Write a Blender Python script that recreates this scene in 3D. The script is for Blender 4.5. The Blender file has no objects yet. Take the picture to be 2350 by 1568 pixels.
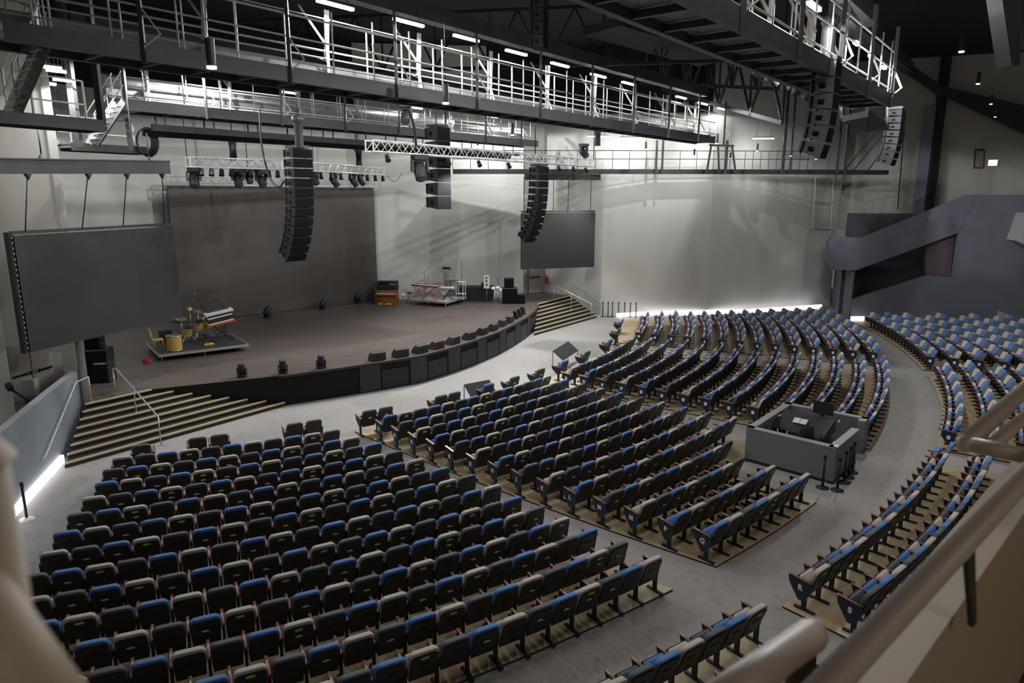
import bpy, bmesh, math, random
from mathutils import Vector, Matrix
random.seed(7)
S = bpy.context.scene
COL = S.collection
PI = math.pi
R = math.radians
# ---------------------------------------------------------------- camera and survey helpers
F, EYE, HOR = 1600.0, 8.0, 445.0
PITCH = math.atan((784 - HOR) / F)
def ray(x, y):
    cx = (x - 1175) / F; cy = (784 - y) / F
    return Vector((cx, math.cos(PITCH) + cy * math.sin(PITCH), -math.sin(PITCH) + cy * math.cos(PITCH)))
def at(x, y, z=0.0):
    r = ray(x, y); t = (z - EYE) / r.z
    return Vector((r.x * t, r.y * t, z))
def atY(x, y, Y):
    r = ray(x, y); t = Y / r.y
    return Vector((r.x * t, Y, EYE + r.z * t))
def atplane(x, y, a, b):
    """point on the vertical plane through plan points a, b"""
    r = ray(x, y); dx, dy = b[0] - a[0], b[1] - a[1]
    den = r.x * dy - r.y * dx
    t = (a[0] * dy - a[1] * dx) / den
    return Vector((r.x * t, r.y * t, EYE + r.z * t))
def proj(p):
    z = p[2] - EYE
    d = p[1] * math.cos(PITCH) - z * math.sin(PITCH)
    u = p[1] * math.sin(PITCH) + z * math.cos(PITCH)
    return (1175 + F * p[0] / d, 784 - F * u / d, d) if d > 0.01 else (-9e9, 0, d)
cam = bpy.data.cameras.new('camera'); camo = bpy.data.objects.new('camera', cam); COL.objects.link(camo)
camo.location = (0, 0, EYE); camo.rotation_euler = (PI / 2 - PITCH, 0, 0)
cam.sensor_width = 36; cam.lens = 36 * F / 2350; cam.clip_end = 300; cam.clip_start = 0.02
cam.dof.use_dof = True; cam.dof.focus_distance = 24; cam.dof.aperture_fstop = 4.5
S.camera = camo
# ---------------------------------------------------------------- materials
def mat(name, col, rough=0.6, metal=0.0, noise=None, emis=None, bump=None, spec=0.5, wood=None):
    m = bpy.data.materials.new(name); m.use_nodes = True
    nt = m.node_tree; b = nt.nodes['Principled BSDF']
    b.inputs['Base Color'].default_value = (*col, 1); b.inputs['Roughness'].default_value = rough
    b.inputs['Metallic'].default_value = metal
    b.inputs['Specular IOR Level'].default_value = spec
    if emis:
        b.inputs['Emission Color'].default_value = (*emis[0], 1); b.inputs['Emission Strength'].default_value = emis[1]
    tc = nt.nodes.new('ShaderNodeTexCoord')
    if noise:                       # (scale, colour2, detail, lo, hi, stretch)
        sc, c2, det, lo, hi, st = noise
        mp = nt.nodes.new('ShaderNodeMapping'); mp.inputs['Scale'].default_value = st
        nt.links.new(tc.outputs['Object'], mp.inputs['Vector'])
        if wood is not None: mp.inputs['Rotation'].default_value = (0, 0, wood)
        n = nt.nodes.new('ShaderNodeTexNoise'); n.inputs['Scale'].default_value = sc; n.inputs['Detail'].default_value = det
        nt.links.new(mp.outputs['Vector'], n.inputs['Vector'])
        r = nt.nodes.new('ShaderNodeValToRGB')
        r.color_ramp.elements[0].position = lo; r.color_ramp.elements[1].position = hi
        r.color_ramp.elements[0].color = (*col, 1); r.color_ramp.elements[1].color = (*c2, 1)
        nt.links.new(n.outputs['Fac'], r.inputs['Fac']); nt.links.new(r.outputs['Color'], b.inputs['Base Color'])
    if bump:
        n2 = nt.nodes.new('ShaderNodeTexNoise'); n2.inputs['Scale'].default_value = bump[0]
        bp = nt.nodes.new('ShaderNodeBump'); bp.inputs['Strength'].default_value = bump[1]
        nt.links.new(tc.outputs['Object'], n2.inputs['Vector'])
        nt.links.new(n2.outputs['Fac'], bp.inputs['Height']); nt.links.new(bp.outputs['Normal'], b.inputs['Normal'])
    return m
I3 = (1, 1, 1)
M = dict(
    wall=mat('wall paint', (0.57, 0.555, 0.51), 0.85, noise=(0.6, (0.62, 0.605, 0.56), 4, 0.35, 0.7, (1, 1, 0.4))),
    wallup=mat('upper wall paint', (0.40, 0.385, 0.35), 0.9, noise=(0.5, (0.44, 0.425, 0.385), 3, 0.3, 0.7, (1, 1, 1))),
    blue=mat('blue grey paint', (0.125, 0.133, 0.165), 0.75, noise=(0.8, (0.145, 0.153, 0.19), 3, 0.3, 0.7, (1, 1, 1))),
    ramp=mat('ramp paint', (0.25, 0.28, 0.31), 0.7),
    booth=mat('booth paint', (0.17, 0.18, 0.20), 0.7),
    boothtop=mat('booth cap', (0.36, 0.35, 0.34), 0.5),
    black=mat('black paint', (0.012, 0.012, 0.013), 0.6, noise=(3, (0.02, 0.02, 0.022), 3, 0.3, 0.7, I3)),
    dark=mat('dark steel', (0.035, 0.034, 0.034), 0.5, noise=(2, (0.05, 0.048, 0.047), 3, 0.3, 0.7, I3)),
    ceil=mat('ceiling black', (0.012, 0.012, 0.014), 0.9),
    steel=mat('grey painted steel', (0.42, 0.40, 0.38), 0.5, noise=(2, (0.5, 0.48, 0.46), 2, 0.3, 0.7, I3)),
    deck=mat('deck metal', (0.22, 0.22, 0.22), 0.6, noise=(5, (0.32, 0.31, 0.31), 2, 0.4, 0.6, I3)),
    tray=mat('cable tray steel', (0.16, 0.155, 0.15), 0.6),
    alu=mat('aluminium truss', (0.78, 0.74, 0.71), 0.35, 0.3),
    chrome=mat('chrome', (0.75, 0.75, 0.77), 0.2, 1.0),
    rail=mat('brushed rail', (0.55, 0.54, 0.53), 0.35, 0.7),
    carpet=mat('aisle carpet', (0.33, 0.31, 0.29), 0.75, noise=(4.5, (0.20, 0.205, 0.22), 10, 0.55, 0.80, I3)),
    tan=mat('tan seating floor', (0.50, 0.40, 0.25), 0.5, noise=(1.5, (0.42, 0.30, 0.16), 4, 0.42, 0.66, (1, 1, 1))),
    edge=mat('black floor edging', (0.015, 0.014, 0.014), 0.6),
    stage=mat('stage boards', (0.075, 0.060, 0.052), 0.42, noise=(3.2, (0.125, 0.10, 0.088), 6, 0.35, 0.7, (0.25, 4, 1)), wood=R(-40)),
    fascia=mat('stage fascia cloth', (0.014, 0.0135, 0.0135), 0.8, spec=0.2),
    fascia2=mat('stage fascia panel', (0.034, 0.032, 0.031), 0.7),
    fasciab=mat('stage fascia vent', (0.008, 0.012, 0.017), 0.5),
    tread=mat('stair carpet', (0.045, 0.042, 0.032), 0.9),
    nosing=mat('stair nosing', (0.62, 0.51, 0.33), 0.5),
    led=mat('video wall', (0.068, 0.058, 0.051), 0.45, noise=(40, (0.075, 0.065, 0.057), 1, 0.4, 0.6, I3)),
    led_shaded=mat('side video screen', (0.030, 0.027, 0.025), 0.5, noise=(40, (0.034, 0.031, 0.029), 1, 0.4, 0.6, I3)),  # darker than the centre wall: dimmer facing put into the colour
    fblue=mat('blue fabric', (0.10, 0.22, 0.50), 0.75, bump=(60, 0.15)),
    fbeige=mat('beige fabric', (0.54, 0.50, 0.44), 0.75, bump=(60, 0.15)),
    fdark=mat('slate fabric', (0.10, 0.12, 0.14), 0.7, bump=(60, 0.15)),
    shell=mat('seat back shell', (0.022, 0.021, 0.020), 0.5),
    navy=mat('navy end panel', (0.012, 0.028, 0.045), 0.45),
    arm=mat('armrest wood', (0.26, 0.11, 0.085), 0.3),
    glint=mat('white card', (0.7, 0.68, 0.62), 0.5),
    green=mat('green sticker', (0.35, 0.80, 0.14), 0.5),
    letter=mat('white lettering', (0.85, 0.85, 0.85), 0.5),
    wood=mat('organ wood', (0.32, 0.13, 0.035), 0.35, noise=(3, (0.22, 0.08, 0.02), 4, 0.3, 0.7, (1, 1, 6))),
    yellow=mat('yellow plastic', (0.75, 0.50, 0.05), 0.4),
    gold=mat('drum shell gold', (0.55, 0.34, 0.07), 0.35),
    brass=mat('cymbal brass', (0.65, 0.55, 0.32), 0.3, 0.8),
    white=mat('white plastic', (0.80, 0.79, 0.76), 0.4),
    red=mat('red lacquer', (0.45, 0.04, 0.03), 0.35),
    orange=mat('orange red lacquer', (0.50, 0.09, 0.03), 0.35),
    skin=mat('drum head', (0.75, 0.68, 0.52), 0.5),
    cap=mat('balcony paint', (0.46, 0.375, 0.275), 0.55),
    railp=mat('balcony rail paint', (0.50, 0.42, 0.37), 0.45),
    wfloor=mat('balcony floor wood', (0.42, 0.24, 0.10), 0.5, noise=(4, (0.30, 0.16, 0.06), 5, 0.35, 0.65, (0.3, 4, 1))),
    doorp=mat('door paint', (0.45, 0.40, 0.35), 0.6),
    grille=mat('speaker grille', (0.006, 0.006, 0.007), 0.85, spec=0.15),
    cab=mat('speaker cabinet', (0.028, 0.029, 0.031), 0.7, spec=0.25),
    cab2=mat('grey speaker cabinet', (0.11, 0.11, 0.12), 0.5),
    cable=mat('cable', (0.02, 0.02, 0.02), 0.6),
    lamp=mat('lamp tube', (1, 1, 1), 0.5, emis=((0.95, 0.97, 1.0), 14)),
    cove=mat('cove light', (1, 1, 1), 0.5, emis=((0.93, 0.92, 1.0), 2.6)),
    pend=mat('pendant lens', (1, 1, 1), 0.5, emis=((1, 0.93, 0.87), 1.6)),
    bulb=mat('bright bulb', (1, 1, 1), 0.5, emis=((0.97, 0.98, 1.0), 25)),
    exit=mat('sign face', (1, 1, 1), 0.5, emis=((1.0, 0.92, 0.80), 1.8)),
    signred=mat('sign red', (0.6, 0.05, 0.03), 0.5, emis=((0.8, 0.05, 0.03), 0.6)),
)
# ---------------------------------------------------------------- mesh collector
class MB:
    def __init__(s): s.v = []; s.f = []; s.mi = []; s.sm = []; s.T = None
    def add(s, vs, fs, m=0, smooth=False):
        o = len(s.v)
        if s.T is not None: vs = [s.T @ Vector(v) for v in vs]
        s.v += [tuple(v) for v in vs]
        for f in fs: s.f.append(tuple(i + o for i in f)); s.mi.append(m); s.sm.append(smooth)
        return s
    def box(s, c, d, rz=0, m=0, rx=0, ry=0):
        mt = Matrix.Translation(c) @ Matrix.Rotation(rz, 4, 'Z') @ Matrix.Rotation(ry, 4, 'Y') @ Matrix.Rotation(rx, 4, 'X')
        vs = [mt @ Vector((x * d[0] / 2, y * d[1] / 2, z * d[2] / 2)) for x in (-1, 1) for y in (-1, 1) for z in (-1, 1)]
        return s.add(vs, [(0, 1, 3, 2), (4, 6, 7, 5), (0, 4, 5, 1), (2, 3, 7, 6), (0, 2, 6, 4), (1, 5, 7, 3)], m)
    def bar(s, p, q, w, h, m=0):
        p, q = Vector(p), Vector(q); d = (q - p).normalized()
        up = Vector((0, 0, 1)) if abs(d.z) < 0.95 else Vector((0, 1, 0))
        a = d.cross(up).normalized(); b = a.cross(d).normalized()
        vs = [e + a * (i * w / 2) + b * (j * h / 2) for e in (p, q) for i, j in ((-1, -1), (1, -1), (1, 1), (-1, 1))]
        return s.add(vs, [(0, 1, 2, 3), (7, 6, 5, 4), (0, 4, 5, 1), (1, 5, 6, 2), (2, 6, 7, 3), (3, 7, 4, 0)], m)
    def tube(s, p, q, r, n=6, m=0, r2=None, cap=True):
        p, q = Vector(p), Vector(q); d = (q - p).normalized(); r2 = r if r2 is None else r2
        up = Vector((0, 0, 1)) if abs(d.z) < 0.95 else Vector((0, 1, 0))
        a = d.cross(up).normalized(); b = a.cross(d).normalized()
        vs = [e + (a * math.cos(2 * PI * i / n) + b * math.sin(2 * PI * i / n)) * rr for e, rr in ((p, r), (q, r2)) for i in range(n)]
        s.add(vs, [(i, (i + 1) % n, n + (i + 1) % n, n + i) for i in range(n)], m, True)
        if cap:
            o = len(s.v) - 2 * n
            s.f.append(tuple(o + i for i in reversed(range(n)))); s.f.append(tuple(o + n + i for i in range(n)))
            s.mi += [m, m]; s.sm += [False, False]
        return s
    def path(s, pts, r, n=8, m=0):
        pts = [Vector(p) for p in pts]; vs = []
        for k, p in enumerate(pts):
            d = (pts[min(k + 1, len(pts) - 1)] - pts[max(k - 1, 0)]).normalized()
            up = Vector((0, 0, 1)) if abs(d.z) < 0.9 else Vector((0.3, 1, 0)).normalized()
            a = d.cross(up).normalized(); b = a.cross(d).normalized()
            vs += [p + (a * math.cos(2 * PI * i / n) + b * math.sin(2 * PI * i / n)) * r for i in range(n)]
        fs = [(k * n + i, k * n + (i + 1) % n, (k + 1) * n + (i + 1) % n, (k + 1) * n + i) for k in range(len(pts) - 1) for i in range(n)]
        s.add(vs, fs, m, True)
        s.add(vs[:n], [tuple(reversed(range(n)))], m); s.add(vs[-n:], [tuple(range(n))], m)
        return s
    def prism(s, pts, vec, m=0, mtop=None):
        n = len(pts); pts = [Vector(p) for p in pts]; vec = Vector(vec)
        s.add(pts + [p + vec for p in pts], [(i, (i + 1) % n, n + (i + 1) % n, n + i) for i in range(n)] + [tuple(reversed(range(n)))], m)
        o = len(s.v) - 2 * n
        s.f.append(tuple(o + n + i for i in range(n))); s.mi.append(m if mtop is None else mtop); s.sm.append(False)
        return s
    def lathe(s, prof, c=(0, 0, 0), n=16, m=0, axis=None, smooth=True):
        c = Vector(c); q = Matrix.Identity(3)
        if axis is not None: q = Vector((0, 0, 1)).rotation_difference(Vector(axis)).to_matrix()
        vs = [c + q @ Vector((r * math.cos(2 * PI * i / n), r * math.sin(2 * PI * i / n), z)) for r, z in prof for i in range(n)]
        fs = [(k * n + i, k * n + (i + 1) % n, (k + 1) * n + (i + 1) % n, (k + 1) * n + i) for k in range(len(prof) - 1) for i in range(n)]
        s.add(vs, fs, m, smooth)
        for k, rev in ((0, True), (len(prof) - 1, False)):
            if prof[k][0] > 1e-4:
                idx = list(range(n)); s.add(vs[k * n:(k + 1) * n], [tuple(reversed(idx)) if rev else tuple(idx)], m)
        return s
    def mesh(s, name, mats):
        me = bpy.data.meshes.new(name); me.from_pydata(s.v, [], s.f)
        for x in (mats if isinstance(mats, (list, tuple)) else [mats]): me.materials.append(M[x] if isinstance(x, str) else x)
        me.polygons.foreach_set('material_index', s.mi); me.polygons.foreach_set('use_smooth', s.sm)
        me.update(); return me
    def build(s, name, mats, parent=None):
        o = bpy.data.objects.new(name, s.mesh(name, mats)); COL.objects.link(o)
        if parent is not None: o.parent = parent
        return o
def tag(o, label, cat, group=None, kind=None):
    o['label'] = label
    if cat: o['category'] = cat
    if group: o['group'] = group
    if kind: o['kind'] = kind
    return o
def thing(name, label, cat, loc=(0, 0, 0), rz=0, group=None):
    o = bpy.data.objects.new(name, None); COL.objects.link(o)
    o.location = loc; o.rotation_euler = (0, 0, rz); o.empty_display_size = 0.2
    return tag(o, label, cat, group)
def struct(name, mb, mats, label=None):
    o = mb.build(name, mats); o['kind'] = 'structure'
    if label: o['label'] = label
    return o
def area(loc, tgt, sx, sy, W, col=(1, 1, 1), spread=None):
    l = bpy.data.lights.new('area light', 'AREA'); l.shape = 'RECTANGLE'; l.size = sx; l.size_y = sy; l.energy = W; l.color = col
    o = bpy.data.objects.new('area light', l); COL.objects.link(o); o.location = loc
    d = Vector(tgt) - Vector(loc); o.rotation_euler = d.to_track_quat('-Z', 'Y').to_euler()
    if spread: l.spread = spread
    return o
# ================================================================ THE HALL
CX, CY = -22.0, 46.5                     # centre of the seating circles
def pol(r, t, z=0.0):
    a = R(t); return Vector((CX + r * math.cos(a), CY + r * math.sin(a), z))
def sector(mb, r0, r1, t0, t1, z0, z1, m=0, medge=1, n=24):
    """ring sector slab with boundary angles; t0/t1 may be functions of r"""
    f0 = t0 if callable(t0) else (lambda r: t0); f1 = t1 if callable(t1) else (lambda r: t1)
    K = 8; rows = []
    for k in range(K + 1):
        r = r0 + (r1 - r0) * k / K; a, b = f0(r), f1(r)
        rows.append([pol(r, a + (b - a) * i / n, z1) for i in range(n + 1)])
    vs = [p for row in rows for p in row]; w = n + 1
    mb.add(vs, [(k * w + i, (k + 1) * w + i, (k + 1) * w + i + 1, k * w + i + 1) for k in range(K) for i in range(n)], m)
    ring = rows[0] + [rows[k][-1] for k in range(1, K)] + rows[-1][::-1] + [rows[k][0] for k in range(K - 1, 0, -1)]
    nn = len(ring); lo = [Vector((p.x, p.y, z0)) for p in ring]
    mb.add(ring + lo, [(i, (i + 1) % nn, nn + (i + 1) % nn, nn + i) for i in range(nn)], medge)
# floor
g = MB(); g.prism([(-24, 8, -0.3), (40, 8, -0.3), (40, 60, -0.3), (-24, 60, -0.3)], (0, 0, 0.3))
struct('floor', g, ['carpet'], 'grey mottled aisle carpet of the auditorium floor')
lin = lambda r0, a0, r1, a1: (lambda r: a0 + (a1 - a0) * (r - r0) / (r1 - r0))
tLr = lin(29.6, -57.55, 41.7, -53.05); tCl = lin(29.6, -54.85, 41.7, -51.05); tFl = lin(29.6, -18.3, 41.7, -20.2)
def trim(name, r0, r1, t0, t1, z=0.04):
    g = MB(); sector(g, r0, r1, t0, t1, 0.0, z); return struct(name, g, ['tan', 'edge'])
trim('trim_1', 29.0, 42.0, lin(29.6, -68.9, 42, -70.9), tLr)
trim('trim_2', 29.0, 39.3, tCl, -39.5)
trim('trim_3', 39.3, 42.0, tCl, -44.3)
trim('trim_4', 29.0, 42.0, -37.3, -22.3)
trim('trim_5', 29.0, 42.0, tFl, -2.5)
trim('trim_6', 43.72, 62, -90, -53.0)
trim('trim_7', 43.72, 60, -51.3, -37.6)
trim('trim_8', 43.72, 60, -35.6, -22.0)
trim('trim_9', 43.72, 60, -20.4, -2.6)
# walls: vertical strips of thickness 0.25 standing on plan polylines
def wallrun(name, pts, z0, z1, m='wall', th=0.25, label=None):
    g = MB(); pts = [Vector((p[0], p[1], z0)) for p in pts]; n = len(pts); off = []
    for i in range(n):
        d = (pts[min(i + 1, n - 1)] - pts[max(i - 1, 0)]); d.z = 0; d.normalize()
        off.append(pts[i] + Vector((-d.y, d.x, 0)) * th)
    g.prism(pts + off[::-1], (0, 0, z1 - z0))
    return struct(name, g, [m], label)
wallrun('wall_back', [(-22.0, 32.6), (-19.2, 37.1), (-10.4, 45.2), (0.75, 46.5)], 0, 17, label='pale grey upstage wall behind the video wall')
wallrun('wall_right', [(2.2, 49.2), (4.25, 47.75), (6.0, 46.75), (9, 46.2), (13, 46.3), (17, 47.6), (20.5, 49.0), (23.3, 50.6)], 0, 17, label='curved pale wall beside the stage with streaky shadows')
wallrun('wall_side', [(0.75, 46.5), (0.8, 48.6)], 0, 17)
wallrun('wall_recess', [(0.8, 48.6), (2.2, 49.2)], 0, 17)
E1 = at(203, 925, 1.2); E1 = Vector((E1.x - 0.1, E1.y + 0.3, 0)); E0 = Vector((-17.85, 24.0, 0))
wallrun('wall_left', [(-17.0, 12.0), (-17.15, 20.6), (E0.x, E0.y)], 0, 17, label='pale left wall near the balcony')
m1 = E0.lerp(E1, 0.72)
wallrun('wall_pier', [(m1.x, m1.y), (E1.x, E1.y), (E1.x - 1.6, E1.y + 2.2)], 0, 17, label='pale wall pier beside the stage speakers')
wallrun('wall_lintel', [(E0.x, E0.y), (m1.x, m1.y)], 2.75, 17)
wallrun('wall_passage', [(-20.6, 23.5), (-19.9, 28.3), (-18.6, 29.2)], 0, 3.0)
# double doors in the passage
da, db = at(26, 927, 0), at(128, 893, 0)
dd = (db - da).normalized(); dnn = Vector((dd.y, -dd.x, 0))
g = MB()
for k in (0, 1):
    a = da + dd * (0.04 + k * (db - da).length / 2); b = a + dd * ((db - da).length / 2 - 0.06)
    g.prism([a, b, b + dnn * 0.06, a + dnn * 0.06], (0, 0, 2.2))
d1 = struct('door_1', g, ['doorp'], 'pair of tan double doors behind the ramp wall')
for k in (0, 1):
    h = MB(); a = da + dd * (0.15 + k * (db - da).length / 2) + dnn * 0.12 + Vector((0, 0, 1.02)); b = a + dd * ((db - da).length / 2 - 0.3)
    h.bar(a, b, 0.06, 0.08); h.box(a.lerp(b, 0.94 if k == 0 else 0.06) + Vector((0, 0, 0)), (0.12, 0.1, 0.16)); h.build('push_bar', ['chrome'], d1)
# door in the stage-right recess, with wide crossbars
g = MB(); g.box((1.62, 48.75, 2.35), (0.95, 0.06, 2.3), rz=math.atan2(0.6, 1.4))
d2 = struct('door_2', g, ['doorp'], 'grey door in the recess beside the right video screen')
g = MB(); g.box((1.62, 48.66, 2.3), (0.8, 0.05, 0.1), rz=math.atan2(0.6, 1.4)); g.build('push_bar', ['dark'], d2)
# ceiling, rear enclosure
g = MB(); g.box((5, 30, 17.2), (80, 80, 0.2)); struct('ceiling', g, ['ceil'], 'black ceiling of the hall')
# blue walls on the right
BA, BB = (21.4, 44.9), (31.5, 41.6)
bd = Vector((BB[0] - BA[0], BB[1] - BA[1], 0)).normalized(); bn = Vector((bd.y, -bd.x, 0))   # bn faces the hall
bp = lambda x, y: atplane(x, y, BA, BB)
g = MB(); pts = [bp(1952, 730), bp(2480, 760), bp(2480, 430), bp(2350, 447), bp(2216, 447), bp(2005, 536), bp(1990, 610), bp(1958, 620)]
pts[0].z = 0; pts[1].z = 0
g.prism([pts[0], pts[1], bp(2480, 447), bp(2216, 447), bp(2198, 535), bp(2185, 637), bp(2130, 632), bp(1953, 688)], -bn * 0.3)
struct('wall_blue', g, ['blue'], 'slate blue lower wall under the upper concourse')
g = MB(); g.prism([bp(1912, 543), bp(1975, 546), bp(2216, 447), bp(2236, 455), bp(2198, 535), bp(1963, 621), bp(1912, 619)], bn * 0.04)
g.prism([bp(1912, 543), bp(1912, 619), bp(1903, 600), bp(1903, 560)], -bn * 2.0)
o = struct('trim_10', g, ['blue'], 'sloping slate blue stair parapet on the blue wall')
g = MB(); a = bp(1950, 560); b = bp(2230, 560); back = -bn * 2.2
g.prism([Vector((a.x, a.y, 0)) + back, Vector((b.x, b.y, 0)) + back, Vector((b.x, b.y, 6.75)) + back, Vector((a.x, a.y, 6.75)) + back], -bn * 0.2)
struct('wall_stairwell', g, [mat('stairwell shade paint', (0.05, 0.05, 0.06), 0.8)])  # shade of the recess put into this wall's colour
g = MB(); c0 = Vector((23.2, 50.1, 0)); a0 = bp(1952, 700); a0.z = 0
g.prism([c0, a0, a0 + Vector((0.2, 0.2, 0)), c0 + Vector((0.2, 0.1, 0))], (0, 0, 3.1))
struct('wall_corner', g, ['blue'])
g = MB(); p = bp(2185, 637); g.prism([bp(2130, 560) - bn * 0.4, bp(2196, 540) - bn * 0.4, bp(2185, 637) - bn * 0.4, bp(2130, 632) - bn * 0.4], -bn * 0.8)
struct('trim_11', g, [mat('stairwell plum paint', (0.10, 0.07, 0.085), 0.8)])
# upper walls behind the concourse
UA, UB = (23.0, 52.0), (36.0, 47.0)
up = lambda x, y: atplane(x, y, UA, UB)
ud = Vector((UB[0] - UA[0], UB[1] - UA[1], 0)).normalized(); un = Vector((ud.y, -ud.x, 0))
g = MB(); a = up(1925, 500); b = up(2600, 500); g.prism([(a.x, a.y, 5.5), (b.x, b.y, 5.5), (b.x, b.y, 17), (a.x, a.y, 17)], -un * 0.3)
struct('wall_upper', g, ['wallup'], 'drab upper wall above the blue wall')
g = MB(); a = up(2092, 500) + un * 0.3; b = up(2132, 500) + un * 0.3
g.prism([(a.x, a.y, 5.5), (b.x, b.y, 5.5), (b.x, b.y, 13.8), (a.x, a.y, 13.8)], un * 0.15)
struct('trim_12', g, [mat('pale blue paint', (0.20, 0.22, 0.29), 0.8)], 'tall pale blue wall panel beside the black column')
g = MB(); a = up(2137, 400) + un * 0.5; g.bar((a.x, a.y, 5.8), (a.x, a.y, 17), 0.45, 0.45)
struct('trim_13', g, ['black'], 'black steel column in front of the upper wall')
g = MB(); g.bar(up(2078, 165) + un * 1.2, up(2160, 222) + un * 1.2, 0.5, 0.5)
g.prism([up(2152, 205) + un, up(2420, 268) + un, up(2420, 350) + un, up(2160, 226) + un], un * 0.5)
struct('trim_14', g, [mat('dark soffit', (0.04, 0.038, 0.03), 0.8)], 'dark tapering soffit crossing the upper wall')
g = MB(); g.prism([up(2233, 387), up(2258, 387), up(2260, 342), up(2237, 342)], un * 0.06, 0)
o = struct('window_1', g, ['dark'], 'small framed window in the drab upper wall')
h = MB(); h.prism([up(2237, 384) + un * 0.07, up(2255, 384) + un * 0.07, up(2257, 347) + un * 0.07, up(2240, 347) + un * 0.07], un * 0.02); h.build('window_pane', [mat('dim pane', (0.30, 0.24, 0.18), 0.3)], o)
# exit sign
c = up(2277, 374) + un * 0.15
e = thing('exit_sign', 'lit white exit sign on the drab upper wall beside the small window', 'sign', c, math.atan2(ud.y, ud.x))
h = MB(); h.box((0, 0.03, 0), (0.56, 0.08, 0.42)); h.build('housing', ['white'], e)
h = MB(); h.box((0, -0.02, 0), (0.50, 0.02, 0.36)); h.build('sign_face', ['exit'], e)
def text_mesh(txt, size, m, parent, name, loc=(0, 0, 0), rot=(PI / 2, 0, 0), bold=0.0):
    cu = bpy.data.curves.new('text', 'FONT'); cu.body = txt; cu.size = size; cu.align_x = 'CENTER'; cu.align_y = 'CENTER'; cu.extrude = 0.004; cu.offset = bold
    t = bpy.data.objects.new('text', cu); COL.objects.link(t)
    bpy.context.view_layer.update()
    me = bpy.data.meshes.new_from_object(t.evaluated_get(bpy.context.evaluated_depsgraph_get()))
    bpy.data.objects.remove(t); bpy.data.curves.remove(cu)
    me.materials.clear(); me.materials.append(M[m])
    o = bpy.data.objects.new(name, me); COL.objects.link(o); o.location = loc; o.rotation_euler = rot; o.parent = parent
    return o
text_mesh('EXIT', 0.17, 'signred', e, 'lettering', (0, -0.035, 0))
# light block jutting out at the right edge, pale parapet below it
g = MB(); pts = [bp(2332, 487), bp(2430, 505), bp(2430, 600), bp(2310, 549)]
g.prism(pts, bn * 1.6); struct('trim_15', g, [mat('pale block paint', (0.42, 0.43, 0.42), 0.8)], 'pale block jutting from the blue wall at the far right')
g = MB(); g.prism([bp(2290, 712), bp(2420, 760), bp(2420, 785), bp(2287, 735)], bn * 1.0); struct('trim_16', g, [mat('pinkish parapet', (0.42, 0.33, 0.30), 0.7)], 'pinkish ledge at the far right above the seats')
# access panel outline on the right wall
WR = lambda x, y: atplane(x, y, (17, 47.55), (20.5, 48.95))
g = MB()
for (x0, y0, x1, y1) in ((1868, 408, 1912, 462), (1864, 466, 1908, 524)):
    q = [WR(x0 + 3, y0), WR(x1, y0), WR(x1 - 3, y1), WR(x0, y1)]
    for i in range(4): g.bar(q[i] - Vector((0, 0.05, 0)), q[(i + 1) % 4] - Vector((0, 0.05, 0)), 0.05, 0.05)
struct('trim_17', g, ['wall'], 'thin outline of two access panels on the right wall')
# cove lights at the foot of the walls
def cove(name, pts, label, h=0.26, z=0.06, off=0.12):
    g = MB()
    for a, b in zip(pts, pts[1:]): g.bar((a[0], a[1], z + h / 2), (b[0], b[1], z + h / 2), 0.1, h)
    return tag(g.build(name, ['cove']), label, 'light', 'cove lights at the foot of the walls')
cove('cove_light', [at(1415, 727, 0.1), at(1480, 723, 0.1), at(1600, 721, 0.1), at(1720, 717, 0.1), at(1800, 712, 0.1), at(1885, 706, 0.1)], 'long white cove light at the foot of the curved right wall behind the seats')
cove('cove_light', [at(1951, 734, 0.06) + bn * 0.25, at(1981, 734, 0.06) + bn * 0.25], 'short white cove light at the foot of the blue wall beside the far seats')
# ---------------------------------------------------------------- stage
e1 = Vector((0.59, 0.807, 0)); s1 = Vector((0.807, -0.59, 0)); w1 = Vector((0.293, -0.956, 0))
A0 = Vector((-14.1, 22.1, 0))
front = [(-12.78, 23.9), (-10.6, 24.95), (-8.7, 25.85), (-6.9, 27.0), (-5.3, 28.1), (-4.0, 29.1), (-2.75, 30.8), (-1.7, 32.5), (-0.7, 34.5), (0.1, 36.6), (0.75, 38.6), (1.2, 40.3), (1.5, 42.0), (1.68, 43.6)]
poly = [(A0.x, A0.y)] + front + [(4.0, 47.4), (2.2, 49.1), (0.8, 48.6), (0.75, 46.4), (-10.3, 45.1), (-19.3, 36.9), (-21.7, 32.7), (-18.4, 29.0), (-16.2, 25.3), (-14.3, 22.7)]
g = MB(); g.prism([(x, y, 0) for x, y in poly], (0, 0, 1.2), 1, 0)
struct('floor_stage', g, ['stage', 'fascia'], 'dark brown stage boards')
# fascia: alternating panels with vents
g = MB(); k = 0
def fr_len():
    L = [0]
    for a, b in zip(front, front[1:]): L.append(L[-1] + math.dist(a, b))
    return L
FL = fr_len()
def fr(s):
    s = max(0, min(FL[-1] - 1e-4, s))
    for i in range(len(FL) - 1):
        if s <= FL[i + 1]:
            f = (s - FL[i]) / (FL[i + 1] - FL[i]); a, b = Vector(front[i]), Vector(front[i + 1])
            d = (b - a).normalized(); return a.lerp(b, f), Vector((d.y, -d.x))
def strip(g, s0, s1_, z0, z1, off, th, m):
    n = max(2, int((s1_ - s0) / 0.35)); pin = [fr(s0 + (s1_ - s0) * i / n) for i in range(n + 1)]
    a = [Vector((p.x + q.x * off, p.y + q.y * off, z0)) for p, q in pin]; b = [Vector((p.x + q.x * (off + th), p.y + q.y * (off + th), z0)) for p, q in pin]
    g.prism(a + b[::-1], (0, 0, z1 - z0), m)
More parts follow.
